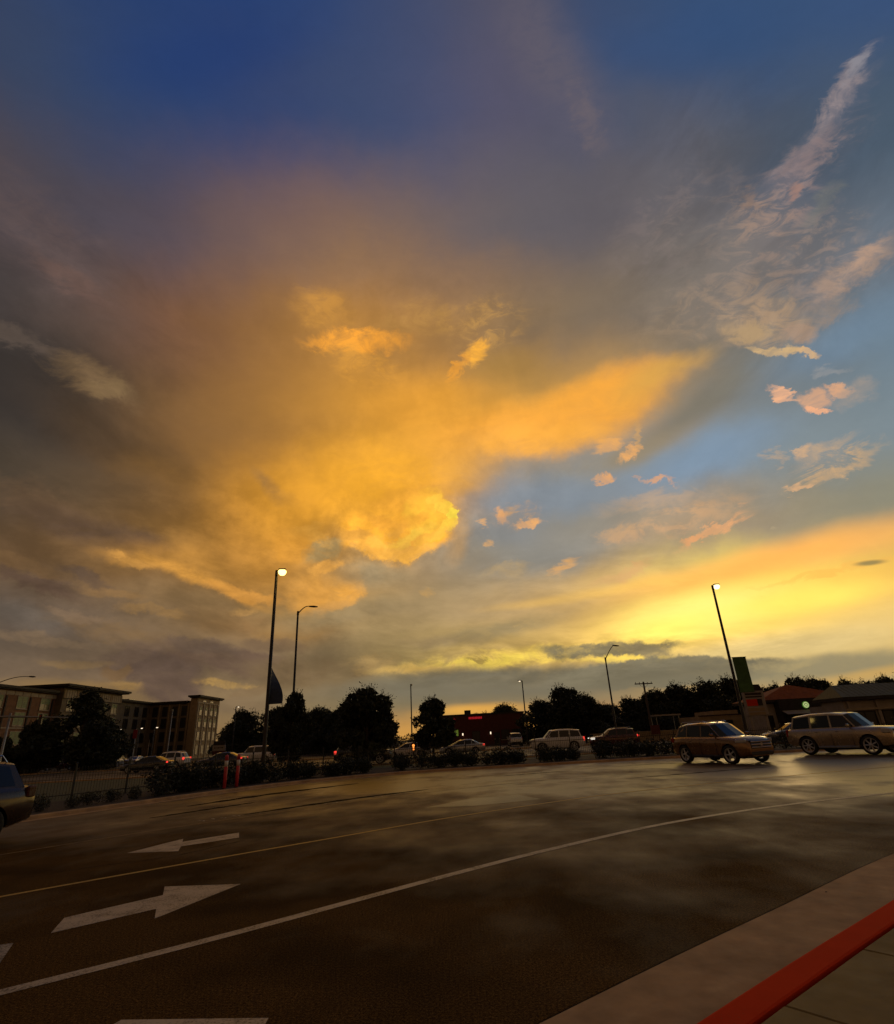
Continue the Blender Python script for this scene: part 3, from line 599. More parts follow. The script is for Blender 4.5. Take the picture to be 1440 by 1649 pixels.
M_metalroof = mat('sage_metal_roof', (.13, .135, .075), .7, var=.2, scale=1.5, stretch=(1, 6, 1))
M_black = mat('black_rubber', (.010, .010, .010), .75, var=.3, scale=8)
M_chrome = mat('chrome', (.55, .55, .56), .18, metal=1.0, var=.1, scale=6, rvar=.06)
M_plastic = mat('black_plastic', (.014, .014, .015), .4, var=.25, scale=6)
M_redpost = mat('red_delineator', (.52, .035, .045), .5, var=.2, scale=6)
M_reflect = mat('white_reflective_tape', (.62, .60, .58), .4, var=.1, scale=6)
M_lampwarm = glow('sodium_lamp', (1.0, .66, .17), 5.0)
M_lampwhite = glow('led_lamp', (1.0, .82, .36), 3.2)
M_lampdim = glow('far_lamp', (1.0, .80, .55), 1.6)
M_tail = glow('tail_lamp', (1.0, .055, .035), 1.3)
M_tailoff = mat('red_lens', (.30, .012, .010), .25, var=.2, scale=6)
M_head = glow('head_lamp', (1.0, .92, .78), 1.4)
M_headoff = mat('clear_lens', (.45, .45, .45), .12, var=.15, scale=6)
M_amber = glow('amber_lamp', (1.0, .28, .05), 2.2)
M_neon = glow('red_neon', (1.0, .03, .05), .28)
M_greenlit = glow('green_lit_window', (.42, .62, .08), .16)
M_signlit = glow('backlit_sign', (.80, .90, .40), .55)
M_signgreen = glow('backlit_green', (.14, .34, .05), .45)
M_glass = glassy('car_glass', (.010, .011, .012), .04)

# ------------------------------------------------------------------ ground, roads, kerbs
N_ = 160
g = MB()
gx = [-3000, -600, -200, -80, -30, 0, 30, 80, 200, 600, 3000]; gy = [-400, -60, 0, 30, 80, 160, 400, 1000, 3000]
g.add([(x, y, -.03) for y in gy for x in gx], [(j*11+i, j*11+i+1, (j+1)*11+i+1, (j+1)*11+i) for j in range(8) for i in range(10)])
tag(g.build('ground', M_ground), kind='structure')
NEAR = spline([(-22, -14.5), (-12, -5.8), (-5.7, -.55), (.39, 4.46), (3.0, 6.52), (5.71, 8.60), (9.6, 11.1), (15, 13.6), (24, 16.2), (40, 19), (70, 22)], N_)
FAR = spline([(-34, -22), (-27, -8), (-20.5, 4), (-16, 12.3), (-12.86, 18.55), (-9.95, 25.3), (-7.2, 29.6), (-3.5, 32.4), (0, 33.2), (4, 33.5), (11.7, 33.9), (25, 33.2), (42, 31), (74, 27)], N_)
road = MB(); K = 14
for i in range(N_):
    for k in range(K+1):
        p = NEAR[i].lerp(FAR[i], k/K); road.v.append((p.x, p.y, 0.0))
for i in range(N_-1):
    for k in range(K): a = i*(K+1)+k; road.f.append((a, a+K+1, a+K+2, a+1))
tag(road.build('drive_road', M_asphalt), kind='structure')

# near side: concrete gutter pan, red kerb, sidewalk slabs
pan = MB(); e0 = offset(NEAR, -.035); e1 = offset(NEAR, -.86)
strip(pan, e0, e1, .012, .004); strip(pan, offset(NEAR, -.034), e0, -.02, .012)
tag(pan.build('gutter_pan', M_conc), kind='structure')
kerb = MB(); prof = [(-.86, -.02), (-.87, .05), (-.882, .118), (-.896, .134), (-.916, .140), (-1.095, .142), (-1.11, .136), (-1.115, -.02)]
rows = [(offset(NEAR, d), z) for d, z in prof]
for (a, za), (b, zb) in zip(rows, rows[1:]): strip(kerb, a, b, za, zb)
tag(kerb.build('red_kerb', M_red, smooth=False), kind='structure')
walk = MB(); strip(walk, offset(NEAR, -1.115), offset(NEAR, -7.0), .085, .085)
sw = tag(walk.build('sidewalk', M_dark), kind='structure')
i_mid = min(range(N_), key=lambda i: (NEAR[i]-Vector((3.06, 6.57))).length)
nrm = normals(NEAR)
SEG = length(NEAR)/(N_-1); per = max(1, round(1.52/SEG))
slab_i = 0
for q in range(-9, 7):
    ia = i_mid + q*per; ib = ia+per
    if ia < 1 or ib > N_-2: continue
    for r in range(3):
        d0, d1 = -1.14-r*1.53, -1.14-(r+1)*1.53+.014
        mb = MB(); cs = []
        A, B = NEAR[ia], NEAR[ib]; tdir = (B-A).normalized()
        c4 = [A+nrm[ia]*d0+tdir*.007, B+nrm[ib]*d0-tdir*.007, B+nrm[ib]*d1-tdir*.007, A+nrm[ia]*d1+tdir*.007]
        cen = (c4[0]+c4[1]+c4[2]+c4[3])/4; zt = .140+random.uniform(-.002, .002)
        lo = [(p.x, p.y, .07) for p in c4]; mi = [(p.x, p.y, zt-.010) for p in c4]; hi_ = []
        for p in c4: v = (cen-p).normalized()*.014; hi_.append((p.x+v.x, p.y+v.y, zt))
        vs = lo+mi+hi_
        fs = [(8, 9, 10, 11)]
        for L_ in (0, 4):
            for i in range(4): fs.append((L_+i, L_+(i+1) % 4, L_+4+(i+1) % 4, L_+4+i))
        mb.add(vs, fs); mb.build('paving_slab', M_walk, sw)

# far side: pan, kerb, planted verge
pan2 = MB(); strip(pan2, offset(FAR, .02), offset(FAR, .48), .006, .006); tag(pan2.build('far_gutter_pan', M_conc), kind='structure')
k2 = MB(); prof = [(.48, -.02), (.50, .09), (.53, .118), (.58, .122), (.64, .122), (.65, .10)]
rows = [(offset(FAR, d), z) for d, z in prof]
for (a, za), (b, zb) in zip(rows, rows[1:]): strip(k2, a, b, za, zb)
tag(k2.build('far_kerb', M_conc), kind='structure')
FENCE = spline([(-31, -4), (-24.5, 8.5), (-19.5, 18), (-16.4, 24.5), (-13.2, 31), (-9.5, 36.3), (-5.0, 39.3), (0, 40.4), (6, 41), (14, 41.2), (25, 40.5), (42, 38.5), (70, 35)], N_)
v1 = MB(); strip(v1, offset(FAR, .645), FENCE, .10, .10); tag(v1.build('mulch_bed', M_mulch), kind='structure')
v2 = MB(); strip(v2, FENCE, [Vector((-110+i*200/(N_-1), 44.6)) if i > 0 else Vector((-110, 44.6)) for i in range(N_)], .095, .06)
tag(v2.build('grass_verge', M_grass), kind='structure')
# main street beyond the fence
st_ = MB()
for j in range(9):
    for i in range(41): st_.v.append((-200+i*10, 45+j*3.5, .0))
for j in range(8):
    for i in range(40): a = j*41+i; st_.f.append((a, a+1, a+42, a+41))
tag(st_.build('street', M_asphalt2), kind='structure')
for y0, h_ in ((44.62, .14), (73.02, .14)):
    kk = MB(); kk.box((0, y0+.16, h_/2-.01), (400, .3, h_+.02)); tag(kk.build('street_kerb', M_conc), kind='structure')
far_lot = MB(); far_lot.add([(-200, 75, -.012), (200, 75, -.012), (200, 135, -.012), (-200, 135, -.012)], [(0, 1, 2, 3)])
tag(far_lot.build('far_parking_lot', M_asphalt2), kind='structure')
vg = MB(); vg.box((0, 74.2, .03), (400, 1.7, .10)); tag(vg.build('far_verge', M_grass), kind='structure')

# painted markings
def line_strip(name, pts, w, m, label, z=.004, n=90, group=None):
    pl = spline(pts, n); mb = MB(); strip(mb, offset(pl, w/2), offset(pl, -w/2), z, z); o = mb.build(name, m); tag(o, label, 'road marking', group, 'thing'); return o
line_strip('white_line', [(-14, -4.6), (-8.6, 1.0), (-5.6, 3.85), (-3.75, 5.42), (-2.42, 6.56), (-.26, 8.62), (1.48, 10.15), (3.92, 11.99), (6.87, 13.5), (10.05, 14.56), (16, 16.1), (30, 19.2)], .15, M_white, 'long white edge line sweeping across the near lane')
line_strip('yellow_line', [(-14, .6), (-9.4, 5.6), (-6.35, 8.75), (-4.2, 10.8), (-2.45, 12.4), (-.37, 14.3), (2.56, 16.45), (5.03, 17.9), (10.8, 20.2), (20, 22.8), (34, 25.8)], .10, M_yellow, 'yellow centre line between the two painted arrows')
line_strip('faded_line', [(-12, 8.4), (-9.2, 12.3), (-6.6, 15.8), (-3.2, 19.3), (.0, 21.9), (5, 24.5), (11, 26.4), (20, 28)], .07, M_faded, 'faded yellow fire lane line along the far kerb')
def marking(name, pts, m, label, z=.004, group=None):
    mb = MB(); mb.poly([(x, y, z) for x, y in pts]); tag(mb.build(name, m), label, 'road marking', group, 'thing')
marking('lane_arrow', [(-4.64, 7.54), (-4.40, 6.96), (-3.67, 7.71), (-3.48, 7.30), (-3.06, 8.77), (-4.14, 8.86), (-3.92, 8.37)], M_white, 'large white arrow pointing right beside the long white line')
marking('lane_arrow', [(-6.31, 11.81), (-5.30, 11.71), (-5.50, 12.25), (-4.65, 13.0), (-4.92, 13.73), (-5.74, 12.82), (-5.92, 13.25)], M_white, 'white arrow pointing left beyond the yellow line')
marking('lane_arrow_tip', [(-2.44, 4.82), (-1.39, 4.73), (-1.35, 4.2), (-1.9, 3.6), (-2.6, 4.3)], M_white, 'white marking cut off by the bottom edge of the photo')
marking('paint_patch', [(-4.59, 6.69), (-4.28, 6.11), (-4.07, 5.45), (-5.12, 6.49), (-4.70, 6.65)], M_stencil, 'worn tan marking at the left edge below the big arrow')
marking('pavement_patch', [(-1.0, 16.6), (.35, 16.4), (2.2, 17.2), (1.7, 18.6), (.3, 18.4)], M_patch, 'smooth pale wet patch in the road just beyond the yellow line', z=.003)
# worn stencil lettering along the faded line: only broken strokes are left
fl = spline([(-12, 8.4), (-9.2, 12.3), (-6.6, 15.8), (-3.2, 19.3), (.0, 21.9), (5, 24.5)], 200); fn = normals(fl)
fd = [0]
for i in range(1, 200): fd.append(fd[-1]+(fl[i]-fl[i-1]).length)
def at_len(s_):
    j = max(i for i in range(200) if fd[i] <= s_); return fl[j], fn[j]
rs = random.Random(3)
for gi, (s0, n_l, lab) in enumerate([(1.2, 9, 'broken pale stencil strokes on the road below the car at left'), (9.4, 6, 'broken pale stencil strokes behind the left pointing arrow'), (12.3, 8, 'row of pale stencil strokes beside the long dark streak'), (15.0, 5, 'short row of pale stencil strokes near the pale wet patch')]):
    root = empty('worn_stencil', (0, 0, 0)); tag(root, lab, 'road marking', 'worn stencil rows')
    for k in range(n_l):
        p, n = at_len(s0+k*.30); t_ = Vector((n.y, -n.x)); o_ = p+n*.42
        for q in range(2):
            a = o_+t_*rs.uniform(-.09, .09)+n*rs.uniform(-.10, .22); d = (n*rs.uniform(.6, 1)+t_*rs.uniform(-.5, .5)).normalized(); w_ = Vector((-d.y, d.x))*.025; ln = rs.uniform(.10, .26)
            mb = MB(); mb.poly([(*(a-w_), .004), (*(a+w_), .004), (*(a+d*ln+w_), .004), (*(a+d*ln-w_), .004)]); mb.build('stencil_stroke', M_stencil, root)
# near-black tapering streaks on the far lanes, then one thin pavement seam
for pts, w, lab in [([(-6.1, 17.2), (-3.4, 20.4), (-1.2, 22.3)], .34, 'long dark streak in the far lane left of centre'), ([(-9.2, 20.6), (-7.4, 24.0), (-4.6, 27.4)], .5, 'dark streak near the far kerb at left'), ([(-8.9, 17.6), (-7.0, 20.8)], .26, 'short dark streak near the left stencil strokes'), ([(7.5, 29.6), (9.6, 30.0), (11.0, 29.2)], .14, 'bent dark line near the bronze car'), ([(1.5, 27.2), (5.2, 28.4)], .18, 'thin dark line near the far kerb at centre'), ([(6, 22.4), (12.4, 24.4)], .16, 'dark line in front of the bronze car')]:
    pl = spline(pts, 26); mb = MB(); ws = [w/2*math.sin(math.pi*min(1, max(0, (i+.3)/25.6)))**.5*(1+.35*math.sin(i*1.7)) for i in range(26)]; nn = normals(pl)
    strip(mb, [p+n*a for p, n, a in zip(pl, nn, ws)], [p-n*a for p, n, a in zip(pl, nn, ws)], .005, .005)
    tag(mb.build('dark_streak', M_dark), lab, 'tar streak', kind='thing')
for pts, w, lab in [([(-7.5, 9.4), (-6.2, 10.6), (-5.2, 11.2), (-4.4, 12.6)], .03, 'pavement seam crossing between the two painted arrows')]:
    pl = spline(pts, 40); nn = normals(pl); rc = random.Random(len(lab)); pl = [p+n*rc.uniform(-.03, .03) for p, n in zip(pl, nn)]; mb = MB(); ws = [w/2*rc.uniform(.4, 1.3) for _ in pl]
    strip(mb, [p+n*a for p, n, a in zip(pl, nn, ws)], [p-n*a for p, n, a in zip(pl, nn, ws)], .003, .003); tag(mb.build('crack', M_dark), lab, 'crack', kind='thing')
# fallen leaves in the gutter
lf = random.Random(12); LEAFM = mat('dead_leaf', (.045, .022, .010), .8, var=.4, scale=20)
for k in range(7):
    i = 55+lf.randrange(16); p = offset(NEAR, -lf.uniform(.1, .72))[i_mid-12+lf.randrange(18)]; s_ = lf.uniform(.012, .022)
    mb = MB(); mb.add([(-s_, 0, .001), (0, -s_*.5, .006), (s_*1.2, 0, .002), (0, s_*.5, .007), (0, 0, .002)], [(0, 1, 4), (1, 2, 4), (2, 3, 4), (3, 0, 4)])
    tag(mb.build('fallen_leaf', LEAFM, loc=(p.x, p.y, .012), rz=lf.uniform(0, 6)), 'tiny dark fallen leaf lying in the tan gutter', 'leaf', 'fallen leaves in the gutter')

# ------------------------------------------------------------------ iron fence along the verge
fence = empty('iron_fence', (FENCE[60].x, FENCE[60].y, 0)); tag(fence, 'black iron picket fence running along the planted verge', 'fence')
f0 = fence.location.copy()
pick = MB(); pick.tube([(0, 0, .06), (0, 0, 1.19)], .0085, 4); pick.add([(-.011, -.011, 1.19), (.011, -.011, 1.19), (.011, .011, 1.19), (-.011, .011, 1.19), (0, 0, 1.27)], [(0, 1, 4), (1, 2, 4), (2, 3, 4), (3, 0, 4)])
ME_pick = pick.mesh('picket', M_iron)
post = MB(); post.box((0, 0, .68), (.06, .06, 1.36)); post.box((0, 0, 1.372), (.075, .075, .03)); post.add([(-.03, -.03, 1.385), (.03, -.03, 1.385), (.03, .03, 1.385), (-.03, .03, 1.385), (0, 0, 1.43)], [(0, 1, 4), (1, 2, 4), (2, 3, 4), (3, 0, 4)])
ME_post = post.mesh('post', M_iron)
fpl = spline([(p.x, p.y) for p in FENCE[20:150]], 520); fl_ = [0]
for i in range(1, 520): fl_.append(fl_[-1]+(fpl[i]-fpl[i-1]).length)
tot = fl_[-1]
def fat(s_):
    import bisect
    j = min(518, max(0, bisect.bisect_right(fl_, s_)-1)); t_ = (s_-fl_[j])/max(1e-6, fl_[j+1]-fl_[j]); p = fpl[j].lerp(fpl[j+1], t_); d = fpl[j+1]-fpl[j]; return p, math.atan2(d.y, d.x)
np_ = int(tot/2.4); visible = []
rest = MB()
posts = []
for k in range(np_+1):
    p, a = fat(k*2.4); posts.append((p, a)); place(ME_post, 'post', fence, (p.x-f0.x, p.y-f0.y, .10), a)
for k in range(np_):
    (a, _), (b, _) = posts[k], posts[k+1]; c = (a+b)/2; ang = math.atan2(b.y-a.y, b.x-a.x); L_ = (b-a).length
    for z in (.30, 1.14):
        rail = MB(); rail.box((0, 0, 0), (L_-.05, .03, .035)); rail.build('rail', M_iron, fence, loc=(c.x-f0.x, c.y-f0.y, z), rz=ang)
    for q in range(1, 19):
        p = a.lerp(b, q/19); visible.append((p, ang))
def az_ok(p):
    az = math.degrees(math.atan2(p.x, p.y)); return -38.5 < az < 37.5
vis = sorted(visible, key=lambda q: (0 if az_ok(q[0]) else 1, q[0].length))
for k, (p, ang) in enumerate(vis):
    if k < 296: place(ME_pick, 'picket', fence, (p.x-f0.x, p.y-f0.y, .10), ang)
    else:
        rest.box((p.x-f0.x, p.y-f0.y, .73), (.017, .017, 1.15), ang)
tag(rest.build('picket_run', M_iron, fence), kind='stuff')

# ------------------------------------------------------------------ foliage
def leaf_cloud(rng, blobs, n, size, flat=.0):
    """n leaf-sized faces spread through ellipsoid clumps (cx,cy,cz,rx,ry,rz)"""
    vs = []; fs = []; tot_ = sum(b[3]*b[4]*b[5] for b in blobs)
    for b in blobs:
        for _ in range(max(6, int(n*b[3]*b[4]*b[5]/tot_))):
            while True:
                u = Vector((rng.uniform(-1, 1), rng.uniform(-1, 1), rng.uniform(-1, 1)))
                if u.length <= 1: break
            u = u.normalized()*(u.length**.45)
            k = 1+.28*mnoise.noise(Vector((u.x*2.1+b[0], u.y*2.1+b[1], u.z*2.1+b[2])))
            p = Vector((b[0]+u.x*b[3]*k, b[1]+u.y*b[4]*k, b[2]+u.z*b[5]*k)); s_ = size*rng.uniform(.55, 1.35)
            d = Vector((rng.gauss(0, 1), rng.gauss(0, 1), rng.gauss(0, 1)-flat)).normalized(); w = d.cross(Vector((rng.gauss(0, 1), rng.gauss(0, 1), rng.gauss(0, 1)))).normalized(); i = len(vs)
            vs += [p-d*s_*.6, p+w*s_*.34, p+d*s_*.7, p-w*s_*.34]; fs.append((i, i+1, i+2, i+3))
    return vs, fs
def make_shrub(seed):
    rng = random.Random(seed); bl = [(rng.uniform(-.3, .3), rng.uniform(-.3, .3), .42+rng.uniform(-.1, .18), rng.uniform(.3, .5), rng.uniform(.3, .5), rng.uniform(.3, .45)) for _ in range(7)]
    mb = MB(); mb.add(*leaf_cloud(rng, bl, 900, .085)); st = MB()
    for _ in range(5):
        a = rng.uniform(0, 6.28); st.tube([(0, 0, 0), (math.cos(a)*.12, math.sin(a)*.12, .3), (math.cos(a)*.3, math.sin(a)*.3, .6)], [.014, .01, .005], 5)
    return mb.mesh('foliage', M_shrub), st.mesh('stem', M_bark)
SHRUBS = [make_shrub(s) for s in range(4)]
rng = random.Random(21)
def shrub(x, y, s, lab):
    r = empty('verge_shrub', (x, y, .10), rng.uniform(0, 6.28)); r.scale = (s*rng.uniform(.9, 1.25), s*rng.uniform(.9, 1.25), s*rng.uniform(.85, 1.1)); f, st = SHRUBS[rng.randrange(4)]
    place(f, 'foliage', r); place(st, 'stem', r); tag(r, lab, 'shrub', 'shrubs in the verge bed')
ORD = ['first', 'second', 'third', 'fourth', 'fifth', 'sixth', 'seventh', 'eighth', 'ninth', 'tenth', 'eleventh', 'twelfth', 'thirteenth', 'fourteenth', 'fifteenth', 'sixteenth']
def bed(i0, i1, n, off, s, lab):
    for k in range(n):
        t_ = (k+rng.uniform(.2, .8))/n; p = offset(FAR, off+rng.uniform(-.35, .5))[int(i0+(i1-i0)*t_)]; shrub(p.x, p.y, s*rng.uniform(.8, 1.2), '%s %s' % (ORD[k], lab))
def iat(x, y): return min(range(N_), key=lambda i: (FAR[i]-Vector((x, y))).length)
bed(iat(-12.2, 20), iat(-10.4, 24.2), 6, 1.7, .5, 'low dark shrub from the left in the bed left of the two red posts')
bed(iat(-10.2, 24.8), iat(-6.6, 30.3), 14, 2.4, 1.1, 'dark rounded shrub from the left massed behind the two red posts')
bed(iat(-6.4, 30.6), iat(-3.2, 32.5), 8, 2.2, .85, 'dark shrub from the left in the bed under the wide young tree')
bed(iat(-2.2, 32.8), iat(4.6, 33.5), 14, 2.4, .95, 'dark shrub from the left in the hedge below the silver saloon')
bed(iat(5.2, 33.5), iat(8.3, 33.7), 6, 2.4, .8, 'low shrub from the left before the fence below the white off-roader')
bed(iat(8.8, 33.7), iat(13.8, 33.9), 10, 2.6, 1.0, 'dark shrub from the left in the bed behind the bronze car')
bed(iat(14.6, 33.8), iat(24, 33.2), 12, 3.0, .85, 'low dark shrub from the left in the bed behind the silver off-roader')
# ------------------------------------------------------------------ trees
def make_tree(seed, h, r, kind):
    """returns crown mesh and trunk mesh; h height, r crown radius"""
    rng = random.Random(seed); tr = MB(); bl = []
    th = h*(.30 if kind != 'cone' else .16)
    tr.tube([(0, 0, 0), (rng.uniform(-.05, .05)*h*.3, rng.uniform(-.05, .05)*h*.3, th), (rng.uniform(-.03, .03)*h, rng.uniform(-.03, .03)*h, h*.62), (0, 0, h*.86)], [h*.026, h*.021, h*.012, h*.004], 7)
    nb = {'broad': 26, 'open': 34, 'cone': 26, 'mass': 48}[kind]
    for k in range(nb):
        a = rng.uniform(0, 6.28); u = (k+.5)/nb
        if kind == 'cone': z = h*(.14+.84*u); rad = r*(1-u)**.8*.9; s_ = r*(.20+.30*(1-u))
        elif kind == 'mass':
            z = h*(.08+.84*u); prof_ = math.sin(math.pi*min(1, .30+.66*u))**.7; rad = r*prof_*rng.uniform(.2, 1.0)*.86; s_ = r*rng.uniform(.24, .38)
        else:
            z = h*(.20+.74*u); prof_ = math.sin(math.pi*min(1, .16+.80*u))**.8; rad = r*prof_*rng.uniform(.35, 1.0)*.86; s_ = r*rng.uniform(.20, .36)*(.95 if kind == 'open' else 1)
        x, y = math.cos(a)*rad, math.sin(a)*rad; bl.append((x, y, z, s_, s_, s_*rng.uniform(.6, .9)))
        tr.tube([(0, 0, max(th*.8, z-rad*.75-s_*.4)), (x*.5, y*.5, z-rad*.22), (x*.95, y*.95, z)], [h*.009, h*.006, h*.002], 5)
    n = {'broad': 9000, 'open': 9500, 'cone': 11000, 'mass': 12000}[kind]
    vs, fs = leaf_cloud(rng, bl, n, {'open': h*.046, 'mass': h*.042}.get(kind, h*.034))
    for b in bl:          # sprays of leaves breaking the outline
        for _ in range(5):
            d = Vector((b[0], b[1], (b[2]-h*.5)*1.2)).normalized(); d = (d+Vector((rng.gauss(0, .5), rng.gauss(0, .5), rng.gauss(.25, .5)))).normalized(); o_ = Vector(b[:3])+d*b[3]*.8; ln = r*rng.uniform(.06, .17)
            for q in range(7):
                p = o_+d*ln*q/6+Vector((rng.gauss(0, .02)*r, rng.gauss(0, .02)*r, rng.gauss(0, .02)*r)); s2 = h*.022*rng.uniform(.6, 1.1); w = d.cross(Vector((rng.gauss(0, 1), rng.gauss(0, 1), rng.gauss(0, 1)))).normalized(); e = (d+w*rng.uniform(-1, 1)).normalized(); i = len(vs)
                vs += [p, p+e*s2*.6+w*s2*.35, p+e*s2*1.2, p+e*s2*.6-w*s2*.35]; fs.append((i, i+1, i+2, i+3))
    cr = MB(); cr.add(vs, fs)
    return cr.mesh('crown', M_leaf if seed % 2 else M_leaf2), tr.mesh('trunk', M_bark, True)
TREES = {'broad': [make_tree(s, 8.0, 3.4, 'broad') for s in (1, 2, 3)], 'open': [make_tree(s, 5.4, 2.6, 'open') for s in (11, 12, 13)], 'cone': [make_tree(21, 10.0, 3.6, 'cone')], 'mass': [make_tree(s, 8.5, 4.6, 'mass') for s in (31, 32, 33, 34)]}
BASE = {'broad': (8.0, 3.4), 'open': (5.4, 2.6), 'cone': (10.0, 3.6), 'mass': (8.5, 4.6)}
def tree(kind, v, x, y, h, r, rz, lab, group, z=0.0):
    cr, tr = TREES[kind][v]; H_, R_ = BASE[kind]; o = empty('tree', (x, y, z), rz); o.scale = (r/R_, r/R_, h/H_)
    place(cr, 'crown', o); place(tr, 'trunk', o); tag(o, lab, 'tree', group)
near_g = 'young trees in the verge'
tree('open', 0, -6.7, 43.2, 5.35, 2.75, 1.2, 'wide young tree with ragged spreading crown, tallest at centre', near_g, .06)
tree('open', 1, -11.9, 41.8, 5.0, 1.55, 3.1, 'slim young tree with twiggy top beside the curved street lamp', near_g, .06)
tree('open', 2, -2.5, 58.0, 5.4, 2.35, .6, 'round young tree immediately right of the wide young tree', near_g, .0)
tree('cone', 0, -54.0, 84, 10.6, 5.2, .4, 'tall dark pointed tree standing before the hotel tower block', 'trees before the hotel')
tree('mass', 0, -58.5, 82, 6.6, 3.8, 1.9, 'dark rounded tree left of the pointed tree before the hotel', 'trees before the hotel')
tree('mass', 1, -50.2, 82.5, 6.4, 3.8, 2.9, 'dark rounded tree right of the pointed tree before the hotel', 'trees before the hotel')
tree('mass', 2, -62.5, 80, 4.6, 3.0, .9, 'small dark tree at the left edge before the hotel', 'trees before the hotel')
bgl = [(-46, 128, 9.2, 5.6), (-40.5, 132, 9.6, 5.2), (-35, 126, 9.0, 5.2), (-30.5, 118, 7.6, 4.8), (-26, 112, 8.0, 4.8), (-21.5, 104, 7.0, 4.4), (-17.6, 98, 6.6, 4.0), (-13.4, 92, 5.6, 3.6), (-53, 138, 7.4, 5.0)]
names_l = ['first', 'second', 'third', 'fourth', 'fifth', 'sixth', 'seventh', 'eighth', 'ninth']
order = sorted(range(len(bgl)), key=lambda i: bgl[i][0]/bgl[i][1])
for k, i in enumerate(order):
    x, y, h, r = bgl[i]; tree('mass', i % 4, x, y, h, r, i*1.3, '%s dark background tree counting rightward from the hotel end tower' % names_l[k], 'background trees right of the hotel')
bgr = [(12.6, 148, 8.4, 6.5), (6.5, 152, 6.9, 6.2), (14.2, 99, 6.5, 4.5), (17.4, 95, 8.1, 4.5), (21.2, 97, 6.9, 4.5), (24.6, 102, 5.6, 4.0), (28.6, 112, 5.8, 4.5), (32.0, 108, 6.5, 4.8), (35.8, 107, 7.6, 4.8), (41.2, 109, 8.6, 5.2), (46.0, 108, 8.7, 5.0), (51.2, 109, 9.1, 4.8), (55.0, 114, 6.3, 5.0)]
names_r = ['first', 'second', 'third', 'fourth', 'fifth', 'sixth', 'seventh', 'eighth', 'ninth', 'tenth', 'eleventh', 'twelfth', 'thirteenth']
order = sorted(range(len(bgr)), key=lambda i: bgr[i][0]/bgr[i][1])
for k, i in enumerate(order):
    x, y, h, r = bgr[i]; tree('mass', i % 4, x, y, h, r, i*1.7+.4, '%s dark tree counting rightward from the red brick building' % names_r[k], 'background trees right of the brick building')
bgx = [(60.5, 112, 7.8, 4.2), (64.5, 110, 8.7, 4.6), (69.0, 112, 8.4, 4.4), (74.5, 118, 7.6, 4.2), (80, 120, 8.6, 3.4), (85, 122, 8.0, 4.0), (91, 124, 8.8, 4.2), (97, 126, 10.2, 4.6), (103, 126, 10.6, 4.6)]
for i, (x, y, h, r) in enumerate(bgx):
    tree('mass', (i+1) % 4, x, y, h, r, i*2.1+.8, '%s dark treetop counting rightward above the orange and sage roofs' % names_l[i], 'background trees behind the right-hand roofs')

# ------------------------------------------------------------------ buildings
class Bld:
    """a building standing at a base point; children are placed in world coordinates"""
    def __init__(s, name, base, label):
        s.o = empty(name, base); s.b = Vector(base); tag(s.o, label, 'building')
    def part(s, name, mb, m, parent=None, smooth=False):
        off = s.b if parent is None else Vector((0, 0, 0))
        if parent is None: mb.v = [(x-off.x, y-off.y, z-off.z) for x, y, z in mb.v]
        else: mb.v = [(x-s.b.x, y-s.b.y, z-s.b.z) for x, y, z in mb.v]
        return mb.build(name, m, parent or s.o, smooth)
def fpt(face, u, z, d):
    kind, c = face
    return (c+d, u, z) if kind == 'E' else (u, c-d, z)
def fbox(mb, face, u0, u1, z0, z1, d0, d1):
    a = fpt(face, u0, z0, d0); b = fpt(face, u1, z1, d1)
    mb.box(((a[0]+b[0])/2, (a[1]+b[1])/2, (a[2]+b[2])/2), (abs(b[0]-a[0]), abs(b[1]-a[1]), abs(b[2]-a[2]))); return mb
def window(B, face, u, z, w, h, pane, fm, split=True, sill=True, part_blind=0.0, fw=.10):
    fr = MB(); fbox(fr, face, u-w/2, u-w/2+fw, z, z+h, -.02, .09); fbox(fr, face, u+w/2-fw, u+w/2, z, z+h, -.02, .09)
    fbox(fr, face, u-w/2+fw, u+w/2-fw, z+h-fw, z+h, -.02, .085); fbox(fr, face, u-w/2+fw, u+w/2-fw, z, z+fw, -.02, .085)
    if split: fbox(fr, face, u-.04, u+.04, z+fw, z+h-fw, -.02, .07)
    W_ = B.part('window', fr, fm)
    gl = MB(); fbox(gl, face, u-w/2+fw*.5, u+w/2-fw*.5, z+fw*.5, z+h-fw*.5, .004, .03); B.part('pane', gl, M_pane, W_)
    if part_blind > 0:
        bl = MB(); zb = z+h-fw-(h-2*fw)*part_blind; n = max(3, int((z+h-fw-zb)/.30)); st_ = (z+h-fw-zb)/n
        for k in range(n): fbox(bl, face, u-w/2+fw*1.1, u+w/2-fw*1.1, zb+k*st_+.012, zb+(k+1)*st_-.012, .031, .05)
        B.part('blind', bl, pane, W_)
    if sill:
        si = MB(); fbox(si, face, u-w/2-.08, u+w/2+.08, z-.10, z-.003, -.02, .16); B.part('sill', si, M_trim, W_)
    return W_
